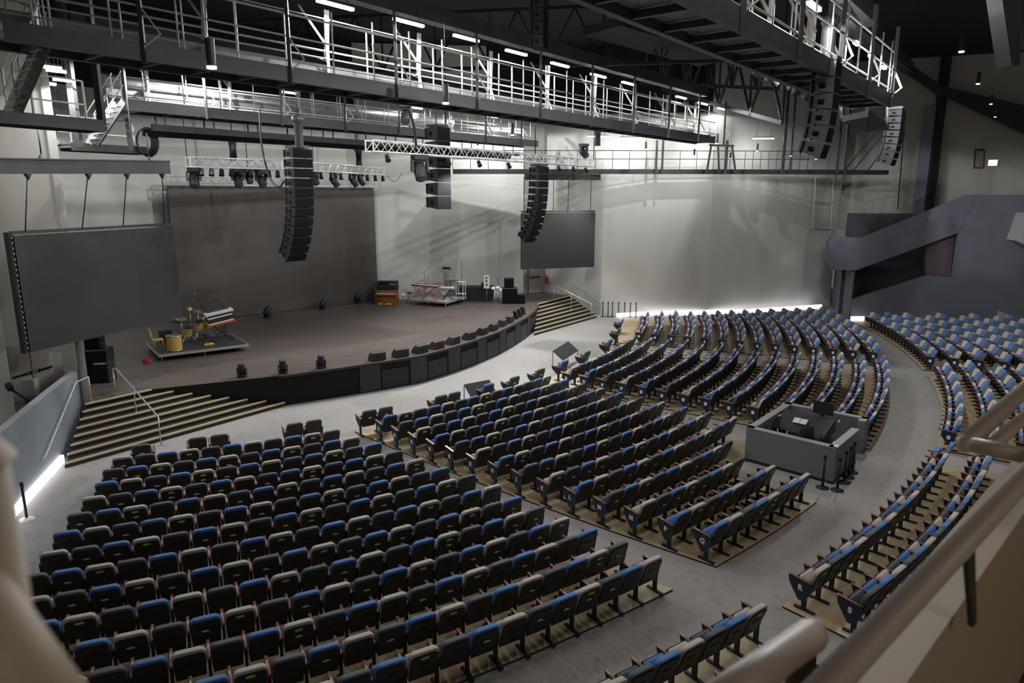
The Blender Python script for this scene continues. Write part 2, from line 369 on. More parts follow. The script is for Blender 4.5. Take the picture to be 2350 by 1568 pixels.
strip(g, 4.3, FL[-1] - 0.1, 1.12, 1.215, 0.0, 0.07, 1)
s = 7.5
while s < FL[-1] - 2.3:
    strip(g, s, s + 0.9, 0.04, 1.12, 0.0, 0.045, 1); strip(g, s + 0.95, s + 2.2, 0.05, 0.85, 0.0, 0.05, 2); s += 2.3
struct('trim_18', g, ['fascia', 'fascia2', 'fasciab'], 'black stage front with grey panels and dark vents')
# stairs
def stairs(name, label, lefts, rights, n=8, run=0.307):
    g = MB(); t = thing(name, label, 'stairs')
    g = MB(); h = MB()
    for i in range(1, n):
        z = 1.2 - 0.15 * i; a, b = lefts(i), rights(i); a2, b2 = lefts(i - 1), rights(i - 1)
        g.prism([(a.x, a.y, 0), (b.x, b.y, 0), (b2.x, b2.y, 0), (a2.x, a2.y, 0)], (0, 0, z), 0)
    for i in range(n):
        z = 1.2 - 0.15 * i; a, b = lefts(i), rights(i)
        h.bar((a.x, a.y, z - 0.005), (b.x, b.y, z - 0.005), 0.075, 0.05)
    g.build('step_block', ['tread'], t); h.build('nosing', ['nosing'], t)
    return t
RL = [(-12.79, 23.86), (-12.2, 24.2), (-11.6, 24.4), (-11.05, 24.65), (-10.5, 24.9), (-9.9, 25.15), (-9.3, 25.42), (-8.72, 25.75)]
def stl(i): return A0 + w1 * (0.384 * i)
def strr(i):
    a = stl(i); rr = Vector((*RL[i], 0)); return a + e1 * ((rr - a).dot(e1))
stairs('stage_stairs', 'wide tapering stage stairs with tan nosings at the left end of the stage', stl, strr)
def srl(i): return Vector((1.68 - 0.06 * i, 43.6 - 0.60 * i, 0))
def srr(i): return Vector((4.1 + 0.215 * i, 47.45 - 0.29 * i, 0))
stairs('stage_stairs', 'stage stairs with tan nosings at the right end of the stage by the curved wall', srl, srr)
# ramp wall on the left with its glowing foot
q0, q1 = at(142, 1060, 0), Vector((-11.2, 11.5, 0)); wd = (q0 - q1).normalized(); topend = q0 + wd * 2.6
nrm = Vector((-wd.y, wd.x, 0))
g = MB()
prof = [(q1, 0, 2.15), (q0, 0, 2.25), (topend, 0, 2.25)]
for (p, z0, z1), (p2, y0, y1) in zip(prof, prof[1:]):
    g.add([(p.x, p.y, z0), (p2.x, p2.y, y0), (p2.x, p2.y, y1), (p.x, p.y, z1), *(tuple(Vector((c.x, c.y, zz)) + nrm * 0.22) for c, zz in ((p, z0), (p2, y0), (p2, y1), (p, z1)))],
          [(0, 1, 2, 3), (7, 6, 5, 4), (3, 2, 6, 7), (1, 5, 6, 2), (0, 3, 7, 4)])
struct('wall_ramp', g, ['ramp'], 'blue grey ramp wall beside the left stage stairs')
n2 = -nrm
cove('cove_light', [q1 + n2 * 0.06, q0 + n2 * 0.06 - wd * 0.1], 'white cove light at the foot of the blue grey ramp wall on the left', h=0.22, z=0.03)
# handrails
def handrail(label, pts, posts, r=0.022, zb=None):
    t = thing('handrail', label, 'handrail')
    h = MB(); h.path(pts, r * 1.2); h.build('rail', ['rail'], t)
    for a, b in posts:
        p = MB(); p.tube(a, b, r); p.lathe([(0.05, 0), (0.05, 0.015)], a, 10); p.build('post', ['rail'], t)
    return t
ha, hb = at(262, 850, 2.15), at(367, 965, 0.95)
a = at(266, 905, 1.2); b = at(370, 1022, 0)
hp = [Vector((a.x - 0.1, a.y, 1.95)), Vector((a.x + 0.25, a.y - 0.05, 2.1)), Vector((b.x - 0.25, b.y + 0.25, 1.05)), Vector((b.x, b.y, 0.95))]
mid = hp[1].lerp(hp[2], 0.42)
handrail('steel handrail down the middle of the left stage stairs', [Vector((a.x, a.y, 1.9)), Vector((a.x, a.y, 2.12)), Vector((a.x + 0.15, a.y - 0.08, 2.15)), hp[2], hp[3]],
         [(Vector((a.x, a.y, 1.2)), Vector((a.x, a.y, 1.95))), (Vector((mid.x, mid.y, 0.75)), mid), (Vector((b.x, b.y, 0)), Vector((b.x, b.y, 0.95)))])
pr = lambda t_, z: q0.lerp(topend, t_) + n2 * 0.08 + Vector((0, 0, z))
lr = [q0 - wd * 1.7 + n2 * 0.1 + Vector((0, 0, 0.72)), q0 - wd * 1.45 + n2 * 0.1 + Vector((0, 0, 0.74)), q0 + wd * 1.9 + n2 * 0.1 + Vector((0, 0, 2.0)), q0 + wd * 2.35 + n2 * 0.35 + Vector((0, 0, 2.05))]
e_ = q0 + wd * 2.35 + n2 * 0.35
handrail('steel handrail along the blue grey ramp wall', lr, [(Vector((e_.x, e_.y, 1.2)), Vector((e_.x, e_.y, 2.05)))])
ra, rb = at(1271, 690, 1.2), at(1357, 732, 0)
top = Vector((ra.x, ra.y, 2.15)); bot = Vector((rb.x, rb.y, 0.95)); dr = (bot - top)
md = top.lerp(bot, 0.46)
handrail('steel handrail down the middle of the right stage stairs', [top - Vector((0, 0, 0.1)), top, top + Vector((0.18, -0.1, 0.0)), bot + Vector((-0.1, 0.1, 0.05)), bot],
         [((ra.x, ra.y, 1.2), top), (Vector((md.x, md.y, 0.62)), md), ((rb.x, rb.y, 0), bot)])
h0, h1 = atplane(1318, 653, (4.25, 47.6), (6.0, 46.6)), atplane(1385, 697, (6.0, 46.6), (9, 46.05))
handrail('thin grey handrail fixed to the curved wall beside the right stage stairs', [h0 - Vector((0.05, 0.1, 0)), h0.lerp(h1, 0.5) - Vector((0, 0.12, 0)), h1 - Vector((0, 0.1, 0))], [])
# ================================================================ SEATS
def bevbox(size, r, seg=2):
    bm = bmesh.new(); bmesh.ops.create_cube(bm, size=1)
    for v in bm.verts: v.co = Vector((v.co.x * size[0], v.co.y * size[1], v.co.z * size[2]))
    bmesh.ops.bevel(bm, geom=bm.edges[:], offset=r, segments=seg, profile=0.5, affect='EDGES')
    bm.verts.ensure_lookup_table()
    V = [v.co.copy() for v in bm.verts]; Fc = [tuple(v.index for v in f.verts) for f in bm.faces]; bm.free()
    return V, Fc
def arch(w0, w1, z0, z1, r, n=5):
    """outline in the xz plane: narrow foot, rounded shoulders"""
    pts = [(-w0 / 2, z0), (w0 / 2, z0)]
    for i in range(n + 1):
        a = PI / 2 * i / n; pts.append((w1 / 2 - r + r * math.cos(a), z1 - r + r * math.sin(a)))
    for i in range(n + 1):
        a = PI / 2 + PI / 2 * i / n; pts.append((-w1 / 2 + r + r * math.cos(a), z1 - r + r * math.sin(a)))
    return pts
LEAN = 0.36
def leany(z): return (z - 0.40) * LEAN
def slab(g, outl, y0, y1, m=0, inset=0.0, smooth=False):
    n = len(outl)
    cx = 0.0; cz = sum(p[1] for p in outl) / n
    A = [(x, leany(z) + y0, z) for x, z in outl]; B = [(x, leany(z) + y1, z) for x, z in outl]
    g.add(A + B, [(i, (i + 1) % n, n + (i + 1) % n, n + i) for i in range(n)], m, True)
    g.add(A, [tuple(range(n))], m); g.add(B, [tuple(reversed(range(n)))], m)
def back_mesh(simple=False):
    g = MB(); o1 = arch(0.46, 0.51, 0.34, 0.90, 0.10, 2 if simple else 5); o2 = arch(0.42, 0.46, 0.37, 0.875, 0.08, 2 if simple else 5)
    n = len(o1)
    A = [(x * 0.93, leany(z) - 0.055, 0.36 + (z - 0.34) * 0.955) for x, z in o1]; B = [(x, leany(z) - 0.02, z) for x, z in o1]; C = [(x, leany(z) + 0.035, z) for x, z in o1]
    D = [(x * 0.95, leany(z) + 0.05, 0.35 + (z - 0.34) * 0.97) for x, z in o1]
    L = [A, B, C, D]
    g.add([p for l in L for p in l], [(k * n + i, k * n + (i + 1) % n, (k + 1) * n + (i + 1) % n, (k + 1) * n + i) for k in range(3) for i in range(n)], 0, True)
    g.add(A, [tuple(range(n))]); g.add(D, [tuple(reversed(range(n)))])
    return g
def shell_mesh(simple=False):
    g = MB(); o = arch(0.45, 0.47, 0.30, 0.825, 0.08, 2 if simple else 4); slab(g, o, 0.045, 0.075)
    if not simple:
        z = 0.62; g.box((0, leany(z) + 0.078, z), (0.17, 0.012, 0.035), rx=-math.atan(LEAN), m=1)
    return g
def cushion_mesh():
    g = MB(); V, Fc = bevbox((0.46, 0.11, 0.34), 0.04, 1)
    mt = Matrix.Translation((0, -0.10, 0.50)) @ Matrix.Rotation(R(14), 4, 'X'); g.add([mt @ v for v in V], Fc, 0, True)
    return g
def pan_mesh():
    g = MB(); V, Fc = bevbox((0.43, 0.03, 0.31), 0.01, 1)
    mt = Matrix.Translation((0, -0.165, 0.485)) @ Matrix.Rotation(R(14), 4, 'X'); g.add([mt @ v for v in V], Fc, 0)
    return g
def leg_mesh():
    g = MB(); g.box((0.28, 0.0, 0.24), (0.045, 0.09, 0.44)); g.box((0.28, 0.02, 0.02), (0.06, 0.42, 0.04))
    g.prism([(0.26, -0.34, 0.625), (0.26, 0.10, 0.59), (0.26, 0.06, 0.38), (0.26, -0.08, 0.30), (0.26, -0.30, 0.50)], (0.04, 0, 0)); return g
def armrest_mesh():
    g = MB(); V, Fc = bevbox((0.058, 0.47, 0.035), 0.012, 1); mt = Matrix.Translation((0.28, -0.13, 0.628)) @ Matrix.Rotation(R(-7), 4, 'X'); g.add([mt @ v for v in V], Fc, 0, True); return g
def panel_mesh():
    g = MB(); g.prism([(0.30, -0.34, 0.625), (0.30, 0.12, 0.575), (0.30, 0.14, 0.46), (0.30, 0.03, 0.20), (0.30, -0.11, 0.20), (0.30, -0.31, 0.50)], (0.025, 0, 0)); return g
MESH = {}
for c, mm in ((0, 'fblue'), (1, 'fbeige'), (2, 'fdark')):
    MESH['back', c] = back_mesh().mesh('backrest', mm); MESH['cush', c] = cushion_mesh().mesh('seat_cushion', mm)
MESH['shell'] = shell_mesh().mesh('back_shell', ['shell', 'black'])
MESH['pan'] = pan_mesh().mesh('seat_pan', 'shell'); MESH['leg'] = leg_mesh().mesh('leg', 'black')
MESH['arm'] = armrest_mesh().mesh('armrest', 'arm'); MESH['panel'] = panel_mesh().mesh('end_panel', 'navy')
_g = MB(); _z = 0.765; _g.box((0.0, leany(_z) + 0.079, _z), (0.13, 0.008, 0.05), rx=-math.atan(LEAN)); MESH['sticker'] = _g.mesh('sticker', 'green')
_g = MB(); _z = 0.625; _g.prism([(-0.07, leany(_z) + 0.086, _z - 0.02), (0.05, leany(_z) + 0.086, _z - 0.02), (0.075, leany(_z) + 0.088, _z + 0.012), (-0.03, leany(_z) + 0.09, _z + 0.022)], (0, 0.004, 0)); MESH['slot_lip'] = _g.mesh('slot_glint', 'glint')  # white highlight at the slot, put in as a pale lip
CNAME = ['blue', 'beige', 'slate grey']
ORD = ['', 'first', 'second', 'third', 'fourth', 'fifth', 'sixth', 'seventh', 'eighth', 'ninth', 'tenth', 'eleventh', 'twelfth', 'thirteenth', 'fourteenth', 'fifteenth', 'sixteenth', 'seventeenth', 'eighteenth', 'nineteenth', 'twentieth', 'twenty-first', 'twenty-second', 'twenty-third', 'twenty-fourth', 'twenty-fifth', 'twenty-sixth', 'twenty-seventh', 'twenty-eighth', 'twenty-ninth', 'thirtieth']
LETTERS = 'ABCDEFGHJKLMNPQ'
W = 0.56
class Seat: pass
SEATS = []
def add_row(block, k, rfun, tleft, tright, letter, from_right, colour_end, zf=0.04):
    """seats share arms; tleft < tright are polar angles of the row ends"""
    rm = rfun(0.5 * (tleft + tright)); dt = math.degrees(W / rm)
    n = max(1, int(round((tright - tleft - 0.0) / dt)))
    for i in range(n):
        s = Seat(); s.block, s.k, s.letter = block, k, letter
        s.t = (tright - dt * (i + 0.5)) if from_right else (tleft + dt * (i + 0.5)); s.i = i + 1; s.n = n
        s.r = rfun(s.t); s.end = (i == n - 1) if from_right else (i == 0); s.far_end = (i == 0) if from_right else (i == n - 1)
        idx = (colour_end - i) % 3 if from_right else (colour_end + i) % 3
        s.c = idx; s.p = pol(s.r, s.t, zf); s.st = (idx == 1 and (k + (i // 3)) % 2 == 0)
        SEATS.append(s)
rk = lambda k: 29.6 + 0.865 * (k - 1)
# left block
LR = [-57.97, -57.40, -56.88, -56.27, -55.87, -55.48, -55.06, -54.58, -54.31, -54.30, -54.15, -54.0, -53.8, -53.64, -53.47]
LRr = [30.28, 31.15, 32.08, 32.92, 33.83, 34.70, 35.62, 36.44, 37.34, 38.20, 38.94, 39.70, 40.46, 41.25, 42.07]
for k in range(2, 16):
    lft = -68.4 if k == 2 else (-69.0 if k < 6 else (-69.5 if k < 10 else -70.6))
    rl_, rr_ = 29.72 + 0.9 * (k - 1), LRr[k - 1]
    rf = lambda t, a=rl_, b=rr_, tr=LR[k - 1]: a + (b - a) * min(1, max(0, (t + 69.5) / (tr + 69.5))) - 0.26
    add_row('left', k, rf, lft, LR[k - 1] + 0.05, LETTERS[k - 1], True, {0: 1, 2: 2, 1: 0}[k % 3])
# centre block
for k in range(2, 16):
    tl = tCl(rk(k)) + 0.12; tr = -39.9 if k <= 11 else (-43.6 if k == 12 else -44.95)
    add_row('centre', k, lambda t, k=k: rk(k), tl, tr, LETTERS[k - 1], False, {2: 0, 1: 1, 0: 2}[k % 3] if k < 15 else 0)
for k in range(2, 16):
    add_row('right', k, lambda t, k=k: rk(k), -37.0, -22.6, LETTERS[k - 1], False, (k * 2) % 3)
    add_row('far', k, lambda t, k=k: rk(k), tFl(rk(k)) + 0.1, lin(1, -8.1, 15, -3.4)(k), LETTERS[k - 1], False, (k * 2) % 3)
for j in range(10):
    r = 44.05 + 0.97 * j; L = 'RSTUVWXYZZ'[j]; f = lambda t, r=r: r
    if j < 2: add_row('near outer', j, f, -60.5, -53.15 + 0.3 * j, L, True, 1 if j == 0 else 2)
    if j < 2: add_row('outer', j, f, -51.05, -37.7, L, False, 1 if j == 0 else 2)
    if j < 4: add_row('right outer', j, f, -35.5, -22.1, L, False, j % 3)
    add_row('far outer', j, f, -20.25, -5.6, L, False, j % 3)
# scattered front-row chairs
for (x, y, t_, c) in ((325, 1040, 0, 2), (455, 1030, 0, 2), (497, 1028, 0, 2), (688, 1000, 0, 2), (725, 995, 0, 2), (862, 965, 0, 2), (888, 960, 0, 2), (1035, 930, 0, 2), (1060, 925, 0, 2), (1160, 905, 0, 0), (1213, 885, 0, 2),
                      (1272, 865, 0, 2), (1314, 842, 0, 0), (1367, 820, 0, 2), (1403, 790, 0, 0), (1420, 763, 0, 2), (1427, 740, 0, 0)):
    p = at(x, y, 0.7); s = Seat(); s.block, s.k, s.letter, s.i, s.n = 'front', 1, 'A', 1, 1
    s.t = math.degrees(math.atan2(p.y - CY, p.x - CX)); s.r = min(math.hypot(p.x - CX, p.y - CY) - 0.12, 29.55)
    pv = SEATS[-1]
    if pv.block == 'front' and abs(s.t - pv.t) * R(1) * s.r < 0.8: s.r = pv.r; s.t = pv.t + math.degrees(0.60 / s.r); pv.far_end = True; pv.pair = True
    s.end = s.far_end = True; s.c = c; s.p = pol(s.r, s.t, 0.04 if s.r > 29.1 else 0.0); s.st = False
    SEATS.append(s)
vis = []
for s in SEATS:
    x, y, d = proj(s.p + Vector((0, 0, 0.7)))
    s.px, s.py, s.d = x, y, d
    if -40 < x < 2390 and y < 1640: vis.append(s)
def hidden(s):
    # behind the near post at lower left, or below the balcony parapet at lower right
    if s.px < 60 and s.py > 1250: return True
    if s.px < 130 and s.py > 1470: return True
    if s.py - 60 > 1568 - (s.px - 1880) * 1.06 and s.px > 1800: return True
    return False
vis = [s for s in vis if not hidden(s)]
vis.sort(key=lambda s: s.d)
NEAR, REST = vis[:300], vis[300:]
rnd = random.Random(3)
BN = {'left': 'left block', 'centre': 'centre block', 'near outer': 'bottom block behind the cross aisle', 'outer': 'outer block beside the balcony rail', 'front': 'front'}
def place(s):
    row = {'near outer': ('front row', 'second row'), 'outer': ('front row', 'second row')}.get(s.block)
    rowt = row[s.k] if row else ('row lettered ' + s.letter)
    fr_ = 'right end' if s.block in ('left', 'near outer') else 'left end'
    pos = ORD[s.i] if s.i < len(ORD) else 'outermost'
    t = '%s theatre seat%s, %s from the %s, %s, %s' % (CNAME[s.c], ' with green sticker' if s.st else '', pos, fr_, rowt if row else ORD[s.k] + ' row from the stage', {'left': 'left block', 'centre': 'centre block', 'near outer': 'bottom block', 'outer': 'outer block', 'front': 'front'}[s.block])
    if len(t.split()) > 16: t = t.replace(' from the stage', '')
    if s.block == 'front': t = FRONT_L.get(round(s.px), 'dark theatre seat standing in front of the first row')
    o = thing('theatre_seat', t, 'theatre seat', s.p, R(s.t) - PI / 2, {'left': 'seats of the left block', 'centre': 'seats of the centre block', 'near outer': 'seats of the bottom block', 'outer': 'seats of the outer block', 'front': 'scattered front row seats'}[s.block])
    def ch(name, key, x=0.0, parent=o):
        c = bpy.data.objects.new(name, MESH[key]); COL.objects.link(c); c.parent = parent; c.location = (x, 0, 0); return c
    b = ch('backrest', ('back', s.c)); sh = ch('back_shell', 'shell'); cu = ch('seat_cushion', ('cush', s.c)); ch('seat_pan', 'pan', 0, cu)
    ch('leg', 'leg'); ch('armrest', 'arm')
    if s.far_end and not getattr(s, 'pair', False): ch('leg', 'leg', -0.56); ch('armrest', 'arm', -0.56)
    if s.st: q = ch('sticker', 'sticker', 0, sh); q['label'] = 'small green sticker'
    if rnd.random() < 0.42 and s.r < 44: ch('slot_glint', 'slot_lip', rnd.uniform(-0.02, 0.02), sh)
    if s.end and s.block in ('centre', 'outer'):
        pn = ch('end_panel', 'panel')
        text_mesh(s.letter, 0.15, 'letter', pn, 'row_letter', (0.33, -0.08, 0.46), (PI / 2, 0, PI / 2), 0.008)
FRONT_L = {}
_fl = [(s, round(s.px)) for s in SEATS if s.block == 'front']
_names = ['dark covered theatre seat nearest the left wall in front of the first row', 'left seat of the dark pair fourth and fifth in front of the left block', 'right seat of the dark pair in front of the left part of the left block',
          'left seat of the dark pair at the aisle end of the left block front', 'right seat of the dark pair at the aisle end of the left block front', 'left seat of the dark pair at the front left corner of the centre block', 'right seat of the dark pair at the front left corner of the centre block',
          'left seat of the dark pair left of the flat black case', 'right seat of the dark pair left of the flat black case', 'single blue theatre seat right of the flat black case', 'single dark theatre seat between the blue one and the tilted panel', 'single dark seat nearest the left end of the right block',
          'blue seat under the tilted black panel', 'dark single seat in front of the right block', 'blue seat near the front of the right block', 'dark seat further along the front of the right block', 'blue seat at the far front of the right block']
for (s, x), nme in zip(_fl, _names): FRONT_L[x] = nme
for s in NEAR: place(s)
for s in REST:                       # the loose front chairs are countable: always single objects
    if s.block == 'front': place(s)
REST = [s for s in REST if s.block != 'front']
# the remaining thousand seats as one object
def lowproto(c, st):
    g = MB()
    o1 = arch(0.46, 0.51, 0.34, 0.90, 0.09, 2); n = len(o1)
    B = [(x, leany(z) - 0.05, z) for x, z in o1]; C = [(x, leany(z) + 0.045, z) for x, z in o1]
    g.add(B + C, [(i, (i + 1) % n, n + (i + 1) % n, n + i) for i in range(n)] + [tuple(range(n)), tuple(reversed(range(n, 2 * n)))], c)
    o = arch(0.44, 0.46, 0.30, 0.845, 0.07, 1); k = len(o)
    A = [(x, leany(z) + 0.04, z) for x, z in o]; Bb = [(x, leany(z) + 0.07, z) for x, z in o]
    g.add(A + Bb, [(i, (i + 1) % k, k + (i + 1) % k, k + i) for i in range(k)] + [tuple(range(k)), tuple(reversed(range(k, 2 * k)))], 3)
    g.box((0, -0.11, 0.50), (0.46, 0.10, 0.33), rx=R(14), m=c); g.box((0, -0.17, 0.485), (0.43, 0.02, 0.30), rx=R(14), m=3)
    g.box((0.28, 0, 0.24), (0.045, 0.09, 0.44), m=4); g.box((0.28, 0.02, 0.02), (0.06, 0.42, 0.04), m=4); g.box((0.28, -0.10, 0.51), (0.036, 0.34, 0.18), m=4)
    g.box((0.28, -0.13, 0.628), (0.058, 0.47, 0.035), rx=R(-6), m=5)
    if st: g.box((0, leany(0.765) + 0.075, 0.765), (0.13, 0.008, 0.05), rx=-math.atan(LEAN), m=6)
    return g
PRO = {(c, st): lowproto(c, st) for c in range(3) for st in (False, True)}
big = MB()
for s in REST:
    p = PRO[s.c, s.st]; ca, sa = math.cos(R(s.t) - PI / 2), math.sin(R(s.t) - PI / 2); x0, y0, z0 = s.p
    o = len(big.v); big.v += [(x0 + v[0] * ca - v[1] * sa, y0 + v[0] * sa + v[1] * ca, z0 + v[2]) for v in p.v]
    big.f += [tuple(i + o for i in f) for f in p.f]; big.mi += p.mi; big.sm += p.sm
    if s.end:
        big.T = Matrix.Translation(s.p) @ Matrix.Rotation(R(s.t) - PI / 2, 4, 'Z')
        big.prism([(0.30, -0.27, 0.575), (0.30, 0.12, 0.545), (0.30, 0.14, 0.44), (0.30, 0.04, 0.20), (0.30, -0.10, 0.20), (0.30, -0.26, 0.46)], (0.025, 0, 0), 7)
        big.box((0.332, -0.06, 0.43), (0.01, 0.10, 0.12), m=8); big.T = None
tag(big.build('theatre_seats', ['fblue', 'fbeige', 'fdark', 'shell', 'black', 'arm', 'green', 'navy', 'letter']), 'hundreds of distant blue beige and slate theatre seats in curved rows behind the nearer ones', 'theatre seats', None, 'stuff')
print('SEATS', len(SEATS), len(vis), len(NEAR), len(REST))
# ================================================================ OVERHEAD STEEL
U = Vector((0.612, 0.791, 0)); NV = Vector((-0.791, 0.612, 0))         # along the catwalks, and away from the balcony
ZB = 10.83
def catwalk(label, p0, L, width=1.1, z=ZB, extra_rails=True, ceiling_beam=True, hang=3.7, first=1.0):
    """p0 = near bottom edge start; runs along U for L metres"""
    t = thing('catwalk', label, 'catwalk', (p0.x, p0.y, 0), 0, 'parallel lighting catwalks'); B = Vector((0, 0, 0))
    P = lambda s, n, zz: B + U * s + NV * n + Vector((0, 0, zz))
    g = MB()
    for n in (0, width): g.bar(P(0, n, z + 0.19), P(L, n, z + 0.19), 0.07, 0.38); g.bar(P(0, n + 0.05, z + 0.02), P(L, n + 0.05, z + 0.02), 0.16, 0.03)
    s = 0.6
    while s < L: g.bar(P(s, 0, z + 0.08), P(s, width, z + 0.08), 0.10, 0.12); s += 1.2
    g.build('girder', ['dark'], t)
    g = MB(); g.bar(P(0, width / 2, z + 0.2), P(L, width / 2, z + 0.2), width - 0.06, 0.04); g.build('deck', ['deck'], t)
    g = MB(); g.bar(P(0, width + 0.25, z + 0.74), P(L, width + 0.25, z + 0.74), 0.12, 0.22); g.bar(P(0, width + 0.18, z + 0.62), P(L, width + 0.18, z + 0.62), 0.22, 0.02); g.build('cable_tray', ['tray'], t)
    for n, zz, r in ((0, 1.66, 0.03), (0, 1.12, 0.024), (0, 0.52, 0.022), (width, 1.18, 0.028), (width, 0.98, 0.022), (width, 0.55, 0.03)) + (((width, 2.05, 0.018),) if extra_rails else ()):
        g = MB(); g.tube(P(0, n, z + zz), P(L, n, z + zz), r, 6); g.build('handrail', ['steel'], t)
    s, k = first * 0.5, 0
    while s < L - 0.2:
        g = MB(); n = 0 if k % 2 == 0 else width
        g.tube(P(s, n, z + 0.2), P(s, n, z + 1.95), 0.024, 6); g.build('post', ['steel'], t); s += 0.72; k += 1
    s = first
    while s < L - 0.3:
        g = MB(); g.bar(P(s, width + 0.02, z + 0.1), P(s, width + 0.02, z + 2.3), 0.05, 0.15); g.bar(P(s - 0.04, width + 0.02, z + 1.0), P(s + 0.04, width + 0.02, z + 2.3), 0.14, 0.03); g.build('hanger_column', ['steel'], t)
        g = MB(); g.bar(P(s, width, z + 1.3), P(s - 0.55, width + 0.5, z + 2.4), 0.06, 0.06); g.bar(P(s - 0.45, width * 0.5, z + 0.35), P(s, width, z + 0.95), 0.06, 0.06); g.bar(P(s, width, z + 0.9), P(s - 0.3, width + .1, z + 1.0), 0.04, 0.04); g.build('brace', ['deck'], t)
        g = MB(); g.bar(P(s + 1.55, -0.06, z - 0.06), P(s + 1.55, -0.06, z + 2.4), 0.09, 0.07); g.build('outer_post', ['dark'], t)
        g = MB(); g.bar(P(s + 1.55, -0.05, z + 1.12), P(s + 1.85, -0.28, z + 0.55), 0.07, 0.03); g.bar(P(s + 1.85, -0.28, z + 0.57), P(s + 1.6, -0.05, z + 0.3), 0.03, 0.03); g.build('bracket', ['steel'], t)
        s += hang
    if ceiling_beam:
        g = MB(); g.bar(P(-1, width * 0.7, z + 2.85), P(L, width * 0.7, z + 2.85), 0.42, 0.5); g.build('overhead_beam', ['dark'], t)
    return t
def shell_line(x, y, z): return at(x, y, z)
c1a = Vector((-9.3, 14.5, 0)); c1a = Vector((-4.07, 21.2, 0)) - U * 9.0
catwalk('longest catwalk crossing the hall above the front of the seating with ten strip lights', c1a, 34.6)
c2a = Vector((-13.4, 25.3, 0))
catwalk('second catwalk nearer the stage behind the long one', c2a, 24.5, hang=3.3, first=1.4)
c3a = Vector((12.6, 24.3, 0)) - U * 20
catwalk('catwalk at upper right seen from below with bright lamps above it', c3a, 20.0, width=1.2, hang=3.4)
# strip lights
def point(p, W, r=0.06, col=(0.97, 0.98, 1.0)):
    l = bpy.data.lights.new('strip lamp', 'SPOT'); l.energy = W; l.shadow_soft_size = r; l.color = col; l.spot_size = R(177); l.spot_blend = 0.08
    o = bpy.data.objects.new('strip lamp', l); COL.objects.link(o); o.location = p
def strip_light(p, d, L, label, group, W=0, mt='lamp', body=True):
    t = thing('strip_light', label, 'light', p, 0, group)
    g = MB(); g.bar(-d * L / 2, d * L / 2, 0.11, 0.07); g.build('lamp_tube', [mt], t)
    g = MB(); g.bar(-d * L / 2 + Vector((0, 0, 0.065)), d * L / 2 + Vector((0, 0, 0.065)), 0.15, 0.05); g.build('fixture_body', ['dark'], t)
    rl = 2.2 if 'small' in label else 0.5
    for s_ in (-0.35, 0.35):
        g = MB(); g.tube(d * L * s_ + Vector((0, 0, 0.08)), d * L * s_ + Vector((0, 0, rl)), 0.012, 5); g.build('suspension_rod', ['dark'], t)
    if W: point((p[0], p[1], p[2] - 0.22), W)
    return t
lam = [(770, 12), (938, 52), (1070, 88), (1185, 121), (1285, 149), (1373, 174), (1443, 192), (1563, 224), (1613, 238), (1657, 250)]
for i, (x, y) in enumerate(lam):
    p = at(x, y, 13.17)
    if p.y > 45.2: p = p * 1; p = Vector((p.x, p.y, 13.17))
    strip_light(p, U, 1.25, '%s strip light from the left above the longest catwalk' % ORD[i + 1].replace('first', 'first white').replace('tenth', 'tenth and last'), 'strip lights above the longest catwalk', (600, 600, 600, 600, 450, 120, 100, 1500, 80, 80)[i])
for i, (x, y) in enumerate([(1868, 15), (1966, 100), (2000, 130), (2028, 155), (2052, 173)]):
    p = at(x, y, 12.35)
    strip_light(p, U, 0.5 if i else 0.9, '%s bright lamp from the top above the right hand catwalk' % ORD[i + 1], 'bright lamps above the right hand catwalk', (700, 3600, 300, 300, 1500)[i], 'bulb')
for i, (x, y) in enumerate([(450, 160), (665, 213), (955, 248), (1130, 268)]):
    p = at(x, y, 12.5); strip_light(p, U, 1.6 if i == 0 else 0.9, '%s strip light from the left over the second catwalk' % ORD[i + 1], 'strip lights over the second catwalk', 1300)
for i, (x, y) in enumerate([(5, 103), (118, 155), (129, 163), (108, 192), (143, 184)]):
    p = at(x, y, 11.5); strip_light(p, U, 0.5, '%s small bright lamp from the left among the steel at the upper left' % ORD[i + 1], 'small lamps at the upper left', 260, 'bulb')
for i, (x, y, Y) in enumerate([(1372, 313, 44.9), (1447, 317, 44.9), (1612, 313, 44.9), (1752, 318, 45.3)]):
    p = atY(x, y, Y); strip_light(p, Vector((1, 0, 0)), 1.3, '%s strip light from the left washing the curved wall above the gallery' % ORD[i + 1], 'strip lights washing the curved wall', 0)
    area((p.x, p.y, p.z - 0.1), (p.x, p.y + 0.9, p.z - 2.4), 1.3, 0.12, 40)
